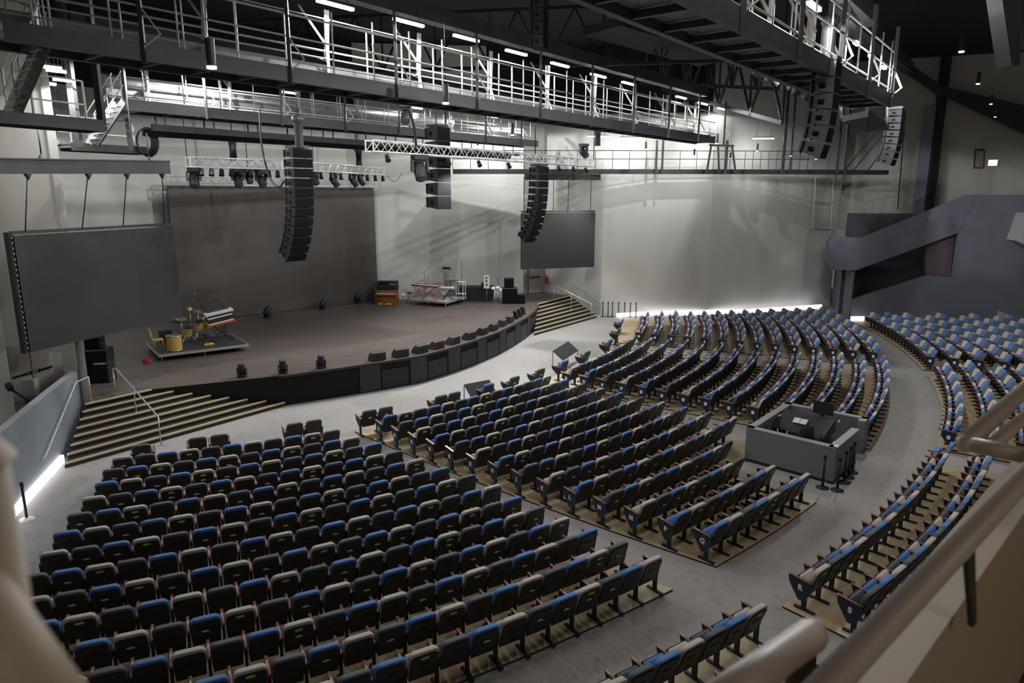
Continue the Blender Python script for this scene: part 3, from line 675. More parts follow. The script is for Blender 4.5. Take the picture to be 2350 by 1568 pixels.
# gallery along the right wall
t = thing('gallery', 'dark narrow gallery with thin rails running along the curved right wall', 'gallery', (0, 0, 0))
GL = [atY(1040, 398, 44.6), atY(1380, 393, 44.6), atY(1700, 397, 45.0), atY(1850, 400, 45.3), atY(2030, 403, 46.4)]
for q in GL: q.z = 9.35
g = MB()
for a, b in zip(GL, GL[1:]): g.bar(a, b, 0.7, 0.28)
g.build('deck', ['dark'], t)
for zz in (0.75, 1.25):
    g = MB()
    g.path([q + Vector((0, -0.3, zz)) for q in GL[:4]] , 0.025, 6); g.build('handrail', ['dark'], t)
for i in range(26):
    f = i / 25 * 2.98; k = int(f); q = GL[k].lerp(GL[k + 1], f - k); g = MB(); g.tube(q + Vector((0, -0.3, 0.1)), q + Vector((0, -0.3, 1.25)), 0.018, 6); g.build('post', ['dark'], t)
for i, (x, ww) in enumerate([(1505, 0.12), (1519, 0.12), (1795, 0.16), (1812, 0.1), (1920, 0.12), (1938, 0.12), (1664, 0.16)]):
    q = atY(x, 398, 44.2); g = MB(); g.bar((q.x, q.y, 9.2), (q.x, q.y, {1795: 17, 1812: 17, 1920: 14, 1938: 14}.get(x, 11.2)), ww, ww)
    tag(g.build('steel_pole', ['dark']), '%s dark vertical steel pole from the left in front of the curved wall gallery' % ORD[i + 1], 'pole', 'poles at the gallery')
# stile frame at the end of the long catwalk
t = thing('access_gantry', 'dark splayed access frame dropping from the long catwalk end to the gallery', 'frame', atY(1655, 395, 44.0))
b0 = t.location
for x0, x1 in ((1632, 1622), (1648, 1650), (1680, 1688)):
    g = MB(); g.bar(atY(x0, 335, 44) - b0, atY(x1, 395, 44) - b0, 0.1, 0.1); g.build('leg', ['dark'], t)
g = MB(); g.bar(atY(1628, 333, 44) - b0, atY(1684, 335, 44) - b0, 0.12, 0.12); g.build('top_bar', ['dark'], t)
# dark wall band and roof steel
wallrun('wall_black', [(-22.0, 32.4), (-19.3, 36.6), (-9.2, 45.8), (-8.2, 46.3), (0.75, 46.2), (2.2, 48.9), (4.2, 47.4), (6.0, 46.4), (9, 45.9), (12.6, 45.75)], 13.0, 17, 'ceil', 0.2)
def truss2(name, label, cat, a, b, h, n, m='dark', w=0.14, group=None):
    t = thing(name, label, cat, a, 0, group); a0, b0 = Vector((0, 0, 0)), b - a; up = Vector((0, 0, h))
    g = MB(); g.bar(a0, b0, w, w); g.build('bottom_chord', [m], t)
    g = MB(); g.bar(a0 + up, b0 + up, w, w); g.build('top_chord', [m], t)
    g = MB()
    for i in range(n):
        p = a0.lerp(b0, i / n); q = a0.lerp(b0, (i + 0.5) / n) + up; r = a0.lerp(b0, (i + 1) / n)
        g.bar(p, q, w * 0.6, w * 0.6); g.bar(q, r, w * 0.6, w * 0.6); g.bar(p, p + up, w * 0.5, w * 0.5)
    g.build('lacing', [m], t); return t
truss2('roof_truss', 'dark roof truss in front of the lit wall above the long catwalk end', 'truss', atY(1795, 282, 40), atY(1520, 205, 46), 3.0, 4, w=0.22)
truss2('roof_truss', 'second dark roof truss in shadow behind the first at upper right', 'truss', atY(1790, 205, 43), atY(1470, 190, 45.5), 3.2, 6, w=0.2)
truss2('roof_truss', 'dark roof truss running across above the long catwalk', 'truss', Vector((-14, 24, 14.3)), Vector((10, 20, 14.3)), 2.2, 10, 'ceil')
truss2('roof_truss', 'dark roof truss running across above the stage end of the catwalks', 'truss', Vector((-16, 36, 13.6)), Vector((14, 31, 13.6)), 2.4, 12, 'ceil')
truss2('roof_truss', 'dark roof truss over the right hand seating', 'truss', Vector((12, 14, 14.5)), Vector((28, 36, 14.5)), 2.3, 10)
g = MB(); a = atY(1380, 60, 30); b = atY(1645, 135, 34); g.bar(a, b, 2.2, 0.35); tag(g.build('soffit_panel', ['ceil']), 'black hanging soffit panel at the top right of the longest catwalk', 'panel')
g = MB(); g.bar((13.0, 20.0, 14.2), (21, 31, 14.2), 0.6, 0.7); a = atY(1925, 20, 22); b = up(2078, 165) + un * 1.5; g.bar(a, b, 0.55, 0.6); tag(g.build('roof_beam', ['dark']), 'heavy dark roof beams sloping down behind the bright lamps at upper right', 'beam')
g = MB(); g.prism([atY(2296, -30, 13), atY(2350, -30, 13), atY(2340, 150, 13), atY(2322, 150, 13)], (0, 0.4, 0)); tag(g.build('roof_strut', ['dark']), 'dark tapering roof strut hanging in the top right corner', 'strut')
# air duct and under-beams of the second catwalk
def offs(p, s, n, z): q = p + U * s + NV * n; return Vector((q.x, q.y, z))
g = MB(); g.tube(offs(c2a, 0.3, 2.2, 12.0), offs(c2a, 19, 2.2, 12.0), 0.3, 14); tag(g.build('air_duct', ['deck']), 'round dark grey air duct running along the second catwalk', 'duct')
for n, z, lab in ((0.3, 10.35, 'front black pipe slung under the second catwalk'), (1.0, 10.2, 'rear black beam slung under the second catwalk')):
    g = MB(); g.bar(offs(c2a, 1.0, n, z), offs(c2a, 23, n, z), 0.16, 0.24)
    for i in range(12): g.bar(offs(c2a, 1.5 + i * 1.9, n, z), offs(c2a, 1.5 + i * 1.9, n, 10.8), 0.05, 0.05)
    tag(g.build('slung_beam', ['black']), lab, 'beam')
# platforms and ship stairs at the left ends
def ship_stair(label, plab, x0, y0, x1, y1, pl, width, z1=9.6):
    a, b = at(x0, y0, ZB + 0.2), at(x1, y1, z1 + 0.1)
    t = thing('ship_stair', label, 'stairs', b); A, Bb = a - b, Vector((0, 0, 0)); lat = NV * width
    for o_, m in ((Vector((0, 0, 0)), 'dark'), (lat, 'steel')):
        g = MB(); g.bar(Bb + o_, A + o_, 0.06, 0.26); g.build('stringer', [m], t)
    for i in range(1, 8):
        p = Bb.lerp(A, i / 8); g = MB(); g.bar(p, p + lat, 0.22, 0.03); g.build('tread', ['steel'], t)
    for o_ in (Vector((0, 0, 0)), lat):
        for hh in (0.95, 0.5):
            g = MB(); g.tube(Bb + o_ + Vector((0, 0, hh)), A + o_ + Vector((0, 0, hh)), 0.02, 6); g.build('handrail', ['steel'], t)
        for f in (0.05, 0.5, 0.95):
            g = MB(); q = Bb.lerp(A, f) + o_; g.tube(q, q + Vector((0, 0, 0.97)), 0.02, 6); g.build('post', ['steel'], t)
    p = [at(x, y, z1) for x, y in pl]
    t2 = thing('platform', plab, 'platform', p[0]); g = MB(); q = [v - p[0] for v in p]
    g.bar(q[0], q[1], 0.1, 0.26); g.bar(q[0] + NV * width * 1.4, q[1] + NV * width * 1.4, 0.1, 0.26); g.bar(q[1], q[1] + NV * width * 1.4, 0.1, 0.26); g.build('frame', ['dark'], t2)
    g = MB(); g.bar(q[0] + NV * width * 0.7, q[1] + NV * width * 0.7, width * 1.4, 0.04); g.build('deck', ['deck'], t2)
    for f in (0.15, 0.55, 1.0):
        g = MB(); r = q[0].lerp(q[1], f) + NV * (width * 1.4); g.bar(r, r + Vector((0, 0, 1.1)), 0.04, 0.04); g.build('post', ['steel'], t2)
    for hh in (0.55, 1.1):
        g = MB(); g.tube(q[0] + NV * width * 1.4 + Vector((0, 0, hh)), q[1] + NV * width * 1.4 + Vector((0, 0, hh)), 0.02, 6); g.build('handrail', ['steel'], t2)
ship_stair('steep grey ship stair at the upper left from the longest catwalk to the lower platform', 'dark platform at the upper left edge below the steep ship stair', 113, 90, 38, 262, [(-60, 262), (236, 289)], 0.62)
ship_stair('smaller ship stair at the left end of the second catwalk', 'small dark platform at the left end of the second catwalk', 285, 232, 222, 330, [(165, 336), (338, 346)], 0.7)
for i, (x, y, z0, z1, ww, lab) in enumerate([(235, 290, 9.6, 15, 0.14, 'heavy black post at the upper left rising from the dark platform corner'), (180, 330, 9.6, 14, 0.2, 'dark grey post behind the heavy black post at the upper left'),
                                          (300, 338, 9.6, 13.3, 0.13, 'thin black post beside the smaller ship stair')]):
    q = at(x, y, z0); g = MB(); g.bar((q.x, q.y, z0 - 0.1), (q.x, q.y, z1), ww, ww); tag(g.build('steel_post', ['black' if i != 1 else 'dark']), lab, 'post')
# rear catwalk crossing at the far upper left
a, b = atY(-20, 120, 26), atY(140, 262, 33); 
t = thing('access_bridge', 'sloping grey railed bridge at the far upper left', 'bridge', a)
for hh in (0, 0.5, 1.0): g = MB(); g.tube(Vector((0, 0, hh)), b - a + Vector((0, 0, hh)), 0.03, 6); g.build('handrail', ['steel'], t)
for i in range(8): g = MB(); q = (b - a) * (i / 7); g.tube(q, q + Vector((0, 0, 1.0)), 0.025, 6); g.build('post', ['steel'], t)
g = MB(); a = atY(0, 310, 24); b = atY(140, 330, 27); g.bar(a, b, 0.9, 0.2); g.bar(b, atY(325, 345, 28), 0.5, 0.12); tag(g.build('grating', ['deck']), 'grey metal grating under the platforms at the upper left', 'grating')
# cable bundle coil at the platform corner
g = MB(); c = at(330, 325, 9.9)
for k in range(7): g.path([c + Vector((math.cos(a_) * (0.28 + 0.02 * k), 0.05 * k, math.sin(a_) * (0.42 + 0.02 * k))) for a_ in [2 * PI * i / 14 for i in range(15)]], 0.025, 5)
tag(g.build('cable_coil', ['cable']), 'black coil of cable hanging at the end of the small left platform', 'cable')
# ---------------------------------------------------------------- box trusses
def box_truss(label, a, b, sz, m='alu', group=None, n=None):
    t = thing('lighting_truss', label, 'truss', a, 0, group); d = (b - a); L = d.length; d.normalize(); lat = Vector((-d.y, d.x, 0)).normalized() * sz; up = Vector((0, 0, sz))
    B = d * L; O = Vector((0, 0, 0))
    for o_ in (O, lat, up, lat + up):
        g = MB(); g.tube(o_, B + o_, sz * 0.085, 6); g.build('chord', [m], t)
    g = MB(); n = n or int(L / sz)
    for i in range(n):
        p, q = d * (L * i / n), d * (L * (i + 1) / n)
        for a1, a2 in ((O, up), (lat, lat + up), (O, lat), (up, up + lat)):
            (g.tube(p + a1, q + a2, sz * 0.05, 4) if i % 2 == 0 else g.tube(p + a2, q + a1, sz * 0.05, 4))
    for p in (O, B): g.bar(p, p + up, sz * .12, sz * .12); g.bar(p + lat, p + lat + up, sz * .12, sz * .12)
    g.build('lacing', [m], t); return t
T1a, T1b = at(857, 347, 9.55), at(1378, 382, 9.55)
T1a, T1b = at(857, 347, 9.65), at(1372, 383, 9.65)
box_truss('long pale box truss hanging in front of the second catwalk with small lamps beneath', T1a, T1b, 0.42)
T2a, T2b = at(438, 383, 9.0), at(648, 389, 9.0)
box_truss('white box truss with small lamps above the left half of the centre screen', T2a, T2b, 0.36)
T3a, T3b = at(712, 392, 9.0), at(884, 402, 9.0)
box_truss('white box truss with lamps above the right half of the centre screen', T3a, T3b, 0.36)
LA, LB = Vector((-17.79, 36.84, 0)), Vector((-8.71, 44.96, 0)); ld = (LB - LA).normalized(); ln = Vector((ld.y, -ld.x, 0))
box_truss('pale header truss along the top edge of the big centre screen', LA + ln * 0.3 + Vector((0, 0, 8.45)), LB + ln * 0.3 + Vector((0, 0, 8.45)), 0.42, 'alu')
def wire(a, b, r, name, label, grp=None, m='cable', cat='cable'):
    g = MB(); g.tube(a, b, r, 5); return tag(g.build(name, [m]), label, cat, grp)
for i, (x, y) in enumerate([(430, 378), (568, 384), (720, 392), (823, 398)]):
    p = at(x, y, 9.3); wire(p, Vector((p.x, p.y, 13)), 0.02, 'hanging_cable', '%s thin cable from the left holding the white screen trusses' % ORD[i + 1], 'cables holding the white trusses')
for i, f in enumerate((0.2, 0.62, 0.97)):
    p = T1a.lerp(T1b, f) + Vector((0, 0, 0.42)); wire(p, Vector((p.x, p.y, 13)), 0.03, 'hanging_cable', '%s cable from the left holding the long pale truss' % ORD[i + 1], 'cables holding the long pale truss')
# ---------------------------------------------------------------- video screens
def screen(name, label, a, b, z0, z1, face='led_shaded'):
    t = thing(name, label, 'video screen', (a.x, a.y, 0)); d = (b - a); L = math.hypot(d.x, d.y); u_ = Vector((d.x, d.y, 0)).normalized(); n_ = Vector((u_.y, -u_.x, 0))
    g = MB(); g.prism([Vector((0, 0, z0)), u_ * L + Vector((0, 0, z0)), u_ * L + Vector((0, 0, z1)), Vector((0, 0, z1))], -n_ * 0.02); g.build('screen_face', [face], t)
    g = MB(); g.prism([-n_ * 0.03 + Vector((0, 0, z0 + 0.02)), u_ * L - n_ * 0.03 + Vector((0, 0, z0 + 0.02)), u_ * L - n_ * 0.03 + Vector((0, 0, z1 - 0.02)), -n_ * 0.03 + Vector((0, 0, z1 - 0.02))], -n_ * 0.14); g.build('cabinet_back', ['black'], t)
    return t, u_, n_, L
screen('video_wall', 'big dark brown centre video wall standing on the stage', LA, LB, 1.22, 8.37, 'led')
ZT, ZL = 6.8, 3.3
la, lb = at(40, 540, ZT), at(404, 517, ZT); lb_ = at(413, 738, ZL); la_ = at(62, 814, ZL)
la = (Vector((la.x, la.y, 0)) + Vector((la_.x, la_.y, 0))) / 2; lb = (Vector((lb.x, lb.y, 0)) + Vector((lb_.x, lb_.y, 0))) / 2
t, u_, n_, L = screen('video_screen', 'dark side video screen hanging at the left of the stage', la, lb, ZL, ZT)
g = MB(); g.bar(Vector((0, 0, ZL)) - u_ * 0.08 - n_ * 0.1, Vector((0, 0, ZT + 0.1)) - u_ * 0.08 - n_ * 0.1, 0.14, 0.2)
g.build('side_frame', ['black'], t)
for i in range(22):
    g = MB(); g.box(Vector((0, 0, ZL + 0.15 + i * 0.157)) - u_ * 0.085 + n_ * 0.01, (0.035, 0.035, 0.05), rz=math.atan2(u_.y, u_.x)); g.build('latch', ['rail'], t)
g = MB(); g.bar(Vector((0, 0, ZT + 0.08)) - n_ * 0.1, u_ * L + Vector((0, 0, ZT + 0.08)) - n_ * 0.1, 0.1, 0.1); g.build('top_rail', ['dark'], t)
bar_a = at(-80, 380, 8.75); bar_b = at(388, 384, 8.90)
g = MB(); g.bar(bar_a, bar_b, 0.12, 0.42); g.bar(bar_a + Vector((0, 0, .2)), bar_b + Vector((0, 0, .2)), 0.2, 0.04); g.bar(bar_a - Vector((0, 0, .2)), bar_b - Vector((0, 0, .2)), 0.2, 0.04)
tag(g.build('hoist_beam', ['dark']), 'long black steel beam holding the left video screen', 'beam')
for i, f in enumerate((0.06, 0.37, 0.63, 0.93)):
    p = la.lerp(lb, f); p.z = ZT + 0.1; q = p.copy(); q.z = 8.7
    qq = bar_a.lerp(bar_b, (proj(q)[0] + 80) / 468); qq = Vector((qq.x, qq.y, qq.z - 0.2))
    g = MB(); g.tube(p, qq, 0.018, 5); g.lathe([(0.02, 0), (0.12, 0.2), (0.02, 0.22)], qq - Vector((0, 0, 0.2)), 8)
    tag(g.build('hanging_cable', ['cable']), '%s cable from the left between the black beam and the left screen' % ORD[i + 1], 'cable', 'cables of the left screen')
for i, x in enumerate((72, 333)):
    q = bar_a.lerp(bar_b, (x + 80) / 468) + Vector((0, 0, 0.2)); g = MB(); g.tube(q, q + Vector((0, 0, 0.9)), 0.025, 5); g.lathe([(0.12, 0), (0.02, 0.16)], q, 8); tag(g.build('hoist_link', ['cable']), '%s hoist link above the black beam of the left screen' % ('left', 'right')[i], 'hoist')
ra_, rb_ = atY(1197, 552, 43.6), atY(1365, 546, 45.2); ra_.z = rb_.z = 0
t, u_, n_, L = screen('video_screen', 'dark side video screen hanging at the right of the stage', ra_, rb_, 3.36, 6.84)
g = MB(); g.bar(Vector((0, 0, 6.92)) - n_ * 0.1, u_ * L + Vector((0, 0, 6.92)) - n_ * 0.1, 0.1, 0.1); g.build('top_rail', ['dark'], t)
g = MB(); ba, bb = atY(1205, 406, 43.4), atY(1377, 412, 44.6); bb.z = ba.z; g.bar(ba, bb, 0.2, 0.36); tag(g.build('hoist_beam', ['black']), 'black steel beam holding the right video screen', 'beam')
for i, f in enumerate((0.03, 0.42, 0.62, 0.93)):
    p = ra_.lerp(rb_, f); p.z = 6.95; g = MB(); g.tube(p, (p.x, p.y, ba.z), 0.022, 5); tag(g.build('hanging_cable', ['cable']), '%s cable from the left above the right screen' % ORD[i + 1], 'cable', 'cables of the right screen')
# ---------------------------------------------------------------- loudspeaker arrays
def line_array(label, top, n, h, w_, d_, ang, tilts, m='cab', gap=0.02):
    """ang = compass of the front, tilts = list of downward angles"""
    t = thing('line_array', label, 'loudspeaker array', top, ang + PI / 2)     # local -Y is the front
    y, z = 0.0, -0.15
    g = MB(); g.bar((0, d_ / 2, -0.07), (0, -d_ / 2, -0.07), w_ * 0.8, 0.1); g.build('rigging_frame', ['dark'], t)
    for i in range(n):
        a = R(tilts[min(i, len(tilts) - 1)]); fd = Vector((0, -math.cos(a), -math.sin(a))); dn = Vector((0, math.sin(a), -math.cos(a)))
        P = Vector((0, y, z)); wd = 0.18 * h if n > 5 else 0
        q = [P + fd * d_ / 2, P + fd * d_ / 2 + dn * (h - gap), P - fd * d_ / 2 + dn * (h - gap - wd), P - fd * d_ / 2 + dn * wd * 0.4]
        c = MB(); c.prism([v - Vector((w_ / 2, 0, 0)) for v in q], (w_, 0, 0)); cb = c.build('speaker_cabinet', [m], t)
        c = MB(); c.prism([v - Vector((w_ / 2 - 0.02, 0, 0)) + fd * 0.012 for v in (q[0] + dn * 0.015, q[1] - dn * 0.015, q[1] - dn * 0.015 - fd * 0.02, q[0] + dn * 0.015 - fd * 0.02)], (w_ - 0.04, 0, 0)); c.build('grille', ['grille'], cb)
        for sx in (-1, 1):
            c = MB(); c.box(P + dn * h * 0.5 + Vector((sx * (w_ / 2 + 0.004), 0, 0)) + fd * d_ * 0.02, (0.012, d_ * 0.26, h * 0.32), rx=a); c.build('side_handle', ['grille'], cb)
            c = MB(); c.box(P + dn * h * 0.5 + Vector((sx * (w_ / 2 + 0.01), 0, 0)) - fd * d_ * 0.36, (0.02, 0.05, h * 0.8), rx=a); c.build('rigging_bar', ['grille'], cb)
        y += dn.y * h; z += dn.z * h
    return t
def cyl_case(label, top, L=1.1, r=0.16):
    t = thing('chain_bag', label, 'chain bag', top)
    g = MB(); g.lathe([(r * 1.1, 0), (r, -0.1), (r * 0.9, -L * .5), (r, -L)], (0, 0, 0), 12); g.build('bag', ['black'], t); g = MB(); g.tube((0, 0, 0.2), (0, 0, 1.3), 0.02, 5); g.build('chain', ['cable'], t)
    g = MB(); g.lathe([(r * .5, 0.28), (r * 1.3, 0.2), (r * 1.5, 0.08), (r * 1.1, 0)], (0, 0, 0), 10); g.build('hoist_motor', ['dark'], t)
tl = [0, 0, 1, 2, 4, 6, 9, 13, 18, 24, 30, 37]
line_array('long curved black loudspeaker array hanging in front of the centre screen', at(682, 333, 9.75), 12, 0.345, 0.82, 0.62, R(-40), tl)
line_array('second long curved black loudspeaker array hanging beside the right screen', atY(1237, 376, 36.5), 11, 0.35, 0.86, 0.62, R(-38), tl[1:])
line_array('black subwoofer stack hanging behind the long pale truss', atY(1003, 285, 33.5), 6, 0.62, 0.86, 0.8, R(-42), [0])
line_array('grey loudspeaker array hanging at the upper right below the bright lamps', atY(1899, 130, 18.2), 6, 0.375, 0.55, 0.57, R(-38), [0, 0, 1, 4, 9, 15], 'cab2')
line_array('far loudspeaker array hanging at the right in front of the upper wall', atY(2058, 245, 31), 8, 0.28, 0.8, 0.6, R(-40), [0, 0, 1, 3, 5, 8, 12, 16], 'cab')
line_array('dim black loudspeaker array hanging in the dark above the longest catwalk', atY(1238, -20, 22), 4, 0.36, 0.5, 0.4, R(-20), [0], 'ceil')
for i, (x, y, Y, L, lab) in enumerate([(684, 282, 25.4, 0.85, 'above the long curved array'), (533, 325, 31.5, 0.8, 'above the left white truss'), (823, 348, 36.5, 0.7, 'above the right white truss'), (1372, 303, 38, 0.7, 'under the far end of the long catwalk'), (1906, 60, 18.8, 0.95, 'above the grey array at upper right')]):
    cyl_case('black chain bag hanging ' + lab, atY(x, y, Y), L)
# ---------------------------------------------------------------- lamps on trusses
def moving_head(label, loc, rz=0, tilt=-35, s=1.0, hang=True, group=None):
    t = thing('moving_head_light', label, 'stage light', loc, rz, group); t.scale = (s, s, s); f = -1 if hang else 1
    g = MB(); g.box((0, 0, f * 0.06), (0.36, 0.30, 0.12)); g.build('base', ['black'], t)
    g = MB(); g.box((0, 0, f * 0.15), (0.40, 0.1, 0.05)); [g.bar((x, 0, f * 0.14), (x, 0, f * 0.42), 0.05, 0.12) for x in (-0.2, 0.2)]; g.build('yoke', ['dark'], t)
    ax = Vector((0, -math.cos(R(tilt)), math.sin(R(tilt)))); c = Vector((0, 0, f * 0.40))
    g = MB(); g.lathe([(0.05, -0.26), (0.14, -0.24), (0.165, -0.05), (0.15, 0.05), (0.15, 0.22), (0.13, 0.24)], c, 12, 0, ax); h = g.build('head', ['black'], t)
    g = MB(); g.lathe([(0.125, 0.245), (0.06, 0.262), (0.0, 0.266)], c, 12, 0, ax); g.build('lens', [M['led']], h); return t
def par_can(label, loc, ax, s=1.0, group=None):
    t = thing('spotlight', label, 'spotlight', loc, 0, group); t.scale = (s, s, s)
    g = MB(); g.bar((0, 0, 0), (0, 0, -0.12), 0.03, 0.03); g.build('clamp', ['dark'], t)
    g = MB(); g.lathe([(0.03, -0.16), (0.09, -0.13), (0.11, 0.14), (0.12, 0.15)], (0, 0, -0.2), 10, 0, ax); g.build('housing', ['black'], t)
for i, f in enumerate((0.04, 0.24, 0.36, 0.49, 0.66, 0.75, 0.84, 0.92)):
    p = T1a.lerp(T1b, f); par_can('%s small black spotlight from the left under the long pale truss' % ORD[i + 1], p - Vector((0, 0, 0.03)), Vector((0.3, -0.6, -0.8)), 1.0, 'spotlights under the long pale truss')
moving_head('large black moving head hanging from the left part of the long pale truss', T1a.lerp(T1b, 0.14) - Vector((0, 0, 0.02)), R(30), -60, 1.7)
for i in range(9):
    p = T2a.lerp(T2b, 0.1 + i * 0.105); par_can('%s small lamp from the left under the left white truss' % ORD[i + 1], p, Vector((0.1, -0.4, -0.9)), 0.9, 'small lamps under the left white truss')
for i in range(8):
    p = T3a.lerp(T3b, 0.12 + i * 0.12); par_can('%s small lamp from the left under the right white truss' % ORD[i + 1], p, Vector((0.1, -0.4, -0.9)), 0.9, 'small lamps under the right white truss')
for i, (x, y, k) in enumerate([(430, 384, 1.2), (541, 387, 1.1), (567, 388, 0.9), (596, 388, 1.1), (722, 393, 0.95), (762, 396, 1.05), (806, 399, 1.0), (824, 400, 0.9)]):
    moving_head('%s black moving head from the left hanging over the centre screen' % ORD[i + 1], (T2a.lerp(T2b, max(0.03, (x - 438) / 210)) if x < 660 else T3a.lerp(T3b, (x - 712) / 172)) + Vector((-0.1, 0.15, -0.02)), R(20 + 12 * i), -55, k, True, 'moving heads over the centre screen')
for i, (x, y, Y, k) in enumerate([(930, 238, 28, 1.2), (1340, 330, 39, 1.2), (1745, 140, 22, 0.9), (1775, 155, 23, 0.9), (1805, 165, 23.5, 0.9), (1835, 178, 24, 0.9), (1860, 190, 24.5, 0.9), (1700, 60, 17, 0.7), (1660, 40, 16, 0.7)]):
    moving_head('%s dark moving head hanging among the steel counting from the left' % ORD[[3, 5, 8, 9, 9, 9, 9, 7, 6][0] * 0 + i + 1], atY(x, y, Y), R(40 * i), -40, k, True, 'moving heads among the catwalk steel')
# pendant downlights
pend = [(480, 88, 62, 0.11), (1022, 193, 42, 0.11), (1325, 251, 31, 0.11), (1503, 286, 24, 0.11), (1646, 307, 22, 0.11), (1483, 325, 17, 0.10), (1594, 342, 15, 0.09), (1739, 330, 16, 0.1), (1677, 350, 14, 0.1), (1816, 342, 16, 0.09), (1874, 350, 16, 0.09),
        (2211, 82, 34, 0.11), (2248, 165, 26, 0.1), (2277, 218, 20, 0.1), (2286, 252, 16, 0.1), (1176, 283, 26, 0.1), (1096, 320, 14, 0.1)]
for i, (x, y, hpx, r) in enumerate(pend):
    Y = min(0.68 * F / hpx, 42) * (0.84 if i < 2 else 1); p = atY(x, y, Y); sc_ = hpx * Y / F / 0.68
    t = thing('pendant_light', '%s black tube pendant light counting from the upper left of the hall' % ORD[i + 1], 'pendant light', p, 0, 'black tube pendant lights'); t.scale = (sc_,) * 3
    g = MB(); g.lathe([(r * 0.9, 0), (r, -0.01), (r, -0.62)], (0, 0, 0), 14); g.build('tube', ['dark'], t)
    g = MB(); g.lathe([(r * 1.05, -0.62), (r * 1.05, -0.68)], (0, 0, 0), 14); g.build('lens', ['pend'], t)
    g = MB(); g.tube((0, 0, 0), (0, 0, min(4, 14.5 - p.z)), 0.008, 4); g.build('cord', ['cable'], t)
# loose cables
def cable(label, pts, r=0.02, m='cable'):
    out = []
    for i in range(len(pts) - 1):
        p0, p1, p2, p3 = pts[max(i - 1, 0)], pts[i], pts[i + 1], pts[min(i + 2, len(pts) - 1)]
        for k in range(6):
            u = k / 6; out.append(0.5 * ((2 * p1) + (p2 - p0) * u + (2 * p0 - 5 * p1 + 4 * p2 - p3) * u * u + (3 * p1 - p0 - 3 * p2 + p3) * u ** 3))
    out.append(pts[-1]); g = MB(); g.path(out, r, 6, 0); tag(g.build('cable', [m]), label, 'cable')
cable('thick black cable looping down to the back of the long curved array', [atY(596, 250, 27), atY(600, 330, 26.5), atY(618, 405, 26), atY(640, 428, 25.6), atY(652, 415, 25.3)], 0.035)
cable('thin cable sagging between the white truss and the long pale truss', [atY(886, 402, 34), atY(905, 417, 32), atY(925, 395, 30)], 0.012)
cable('pale grey cable sagging below the right hand catwalk', [atY(1745, 140, 20), atY(1762, 170, 20.5), atY(1800, 190, 21), atY(1815, 188, 21)], 0.035, 'deck')
cable('thick yellow and black cable bundle dropping to the long pale truss', [atY(938, 250, 27), atY(950, 290, 27.5), atY(955, 335, 28)], 0.05)
for i, (x0, y0, x1, y1) in enumerate([(1940, 390, 2035, 268), (1955, 395, 2050, 280), (1985, 400, 2060, 300), (2060, 480, 2075, 300)]):
    wire(atY(x0, y0, 44), atY(x1, y1, 32), 0.035, 'stay_cable', '%s dark stay from the left slanting up to the far array' % ORD[i + 1], 'stays below the far array', 'cable', 'cable')
g = MB(); g.prism([at(1932, 280, 10.4), at(1985, 303, 10.4), at(2040, 297, 10.4), at(1992, 268, 10.4)], (0, 0, 0.2)); tag(g.build('platform', ['black']), 'dark triangular platform hanging below the right hand catwalk end', 'platform')
for i, (x, y0, y1, Y) in enumerate([(1930, 215, 275, 26), (1990, 180, 300, 25), (2037, 240, 298, 26), (1715, 0, 60, 15)]):
    wire(atY(x, y0, Y), atY(x, y1, Y), 0.05, 'hanger_rod', '%s dark hanger rod of the platform below the right hand catwalk' % ORD[i + 1], 'hanger rods at the right', 'dark', 'rod')
# ================================================================ ON THE STAGE
ZS = 1.2
def riser(label, a, u_, L, D, h=0.3, m='deck'):
    n_ = Vector((-u_.y, u_.x, 0)); t = thing('drum_riser', label, 'riser', (a.x, a.y, ZS)); 
    g = MB(); g.prism([Vector((0, 0, h - 0.1)), u_ * L + Vector((0, 0, h - 0.1)), u_ * L + n_ * D + Vector((0, 0, h - 0.1)), n_ * D + Vector((0, 0, h - 0.1))], (0, 0, 0.095)); g.build('deck', [m], t)
    g = MB(); z = h - 0.05; c = [Vector((0, 0, z)), u_ * L + Vector((0, 0, z)), u_ * L + n_ * D + Vector((0, 0, z)), n_ * D + Vector((0, 0, z))]
    for i in range(4): g.bar(c[i], c[(i + 1) % 4], 0.05, 0.11)
    g.build('edge_frame', ['rail'], t)
    for i in range(3):
        for j in (0.04, 0.96):
            g = MB(); p = u_ * L * (0.03 + 0.47 * i) + n_ * D * j; g.tube(p, p + Vector((0, 0, h - 0.1)), 0.03, 6); g.build('leg', ['rail'], t)
    return lambda f, k, z=0: Vector((a.x, a.y, ZS + h + z)) + u_ * L * f + n_ * D * k
u1 = Vector((0.806, 0.592, 0)); ang1 = math.atan2(u1.y, u1.x)
PL = riser('low black riser with silver edge at the left of the stage carrying the gold drums', Vector((-14.56, 28.0, 0)), u1, 3.6, 2.9, 0.3, 'dark')
u2 = Vector((0.89, -0.45, 0)); ang2 = math.atan2(u2.y, u2.x)
PR = riser('low grey riser at the right of the stage crowded with keyboards', Vector((-6.5, 43.45, 0)), u2, 2.75, 2.4, 0.32, 'steel')
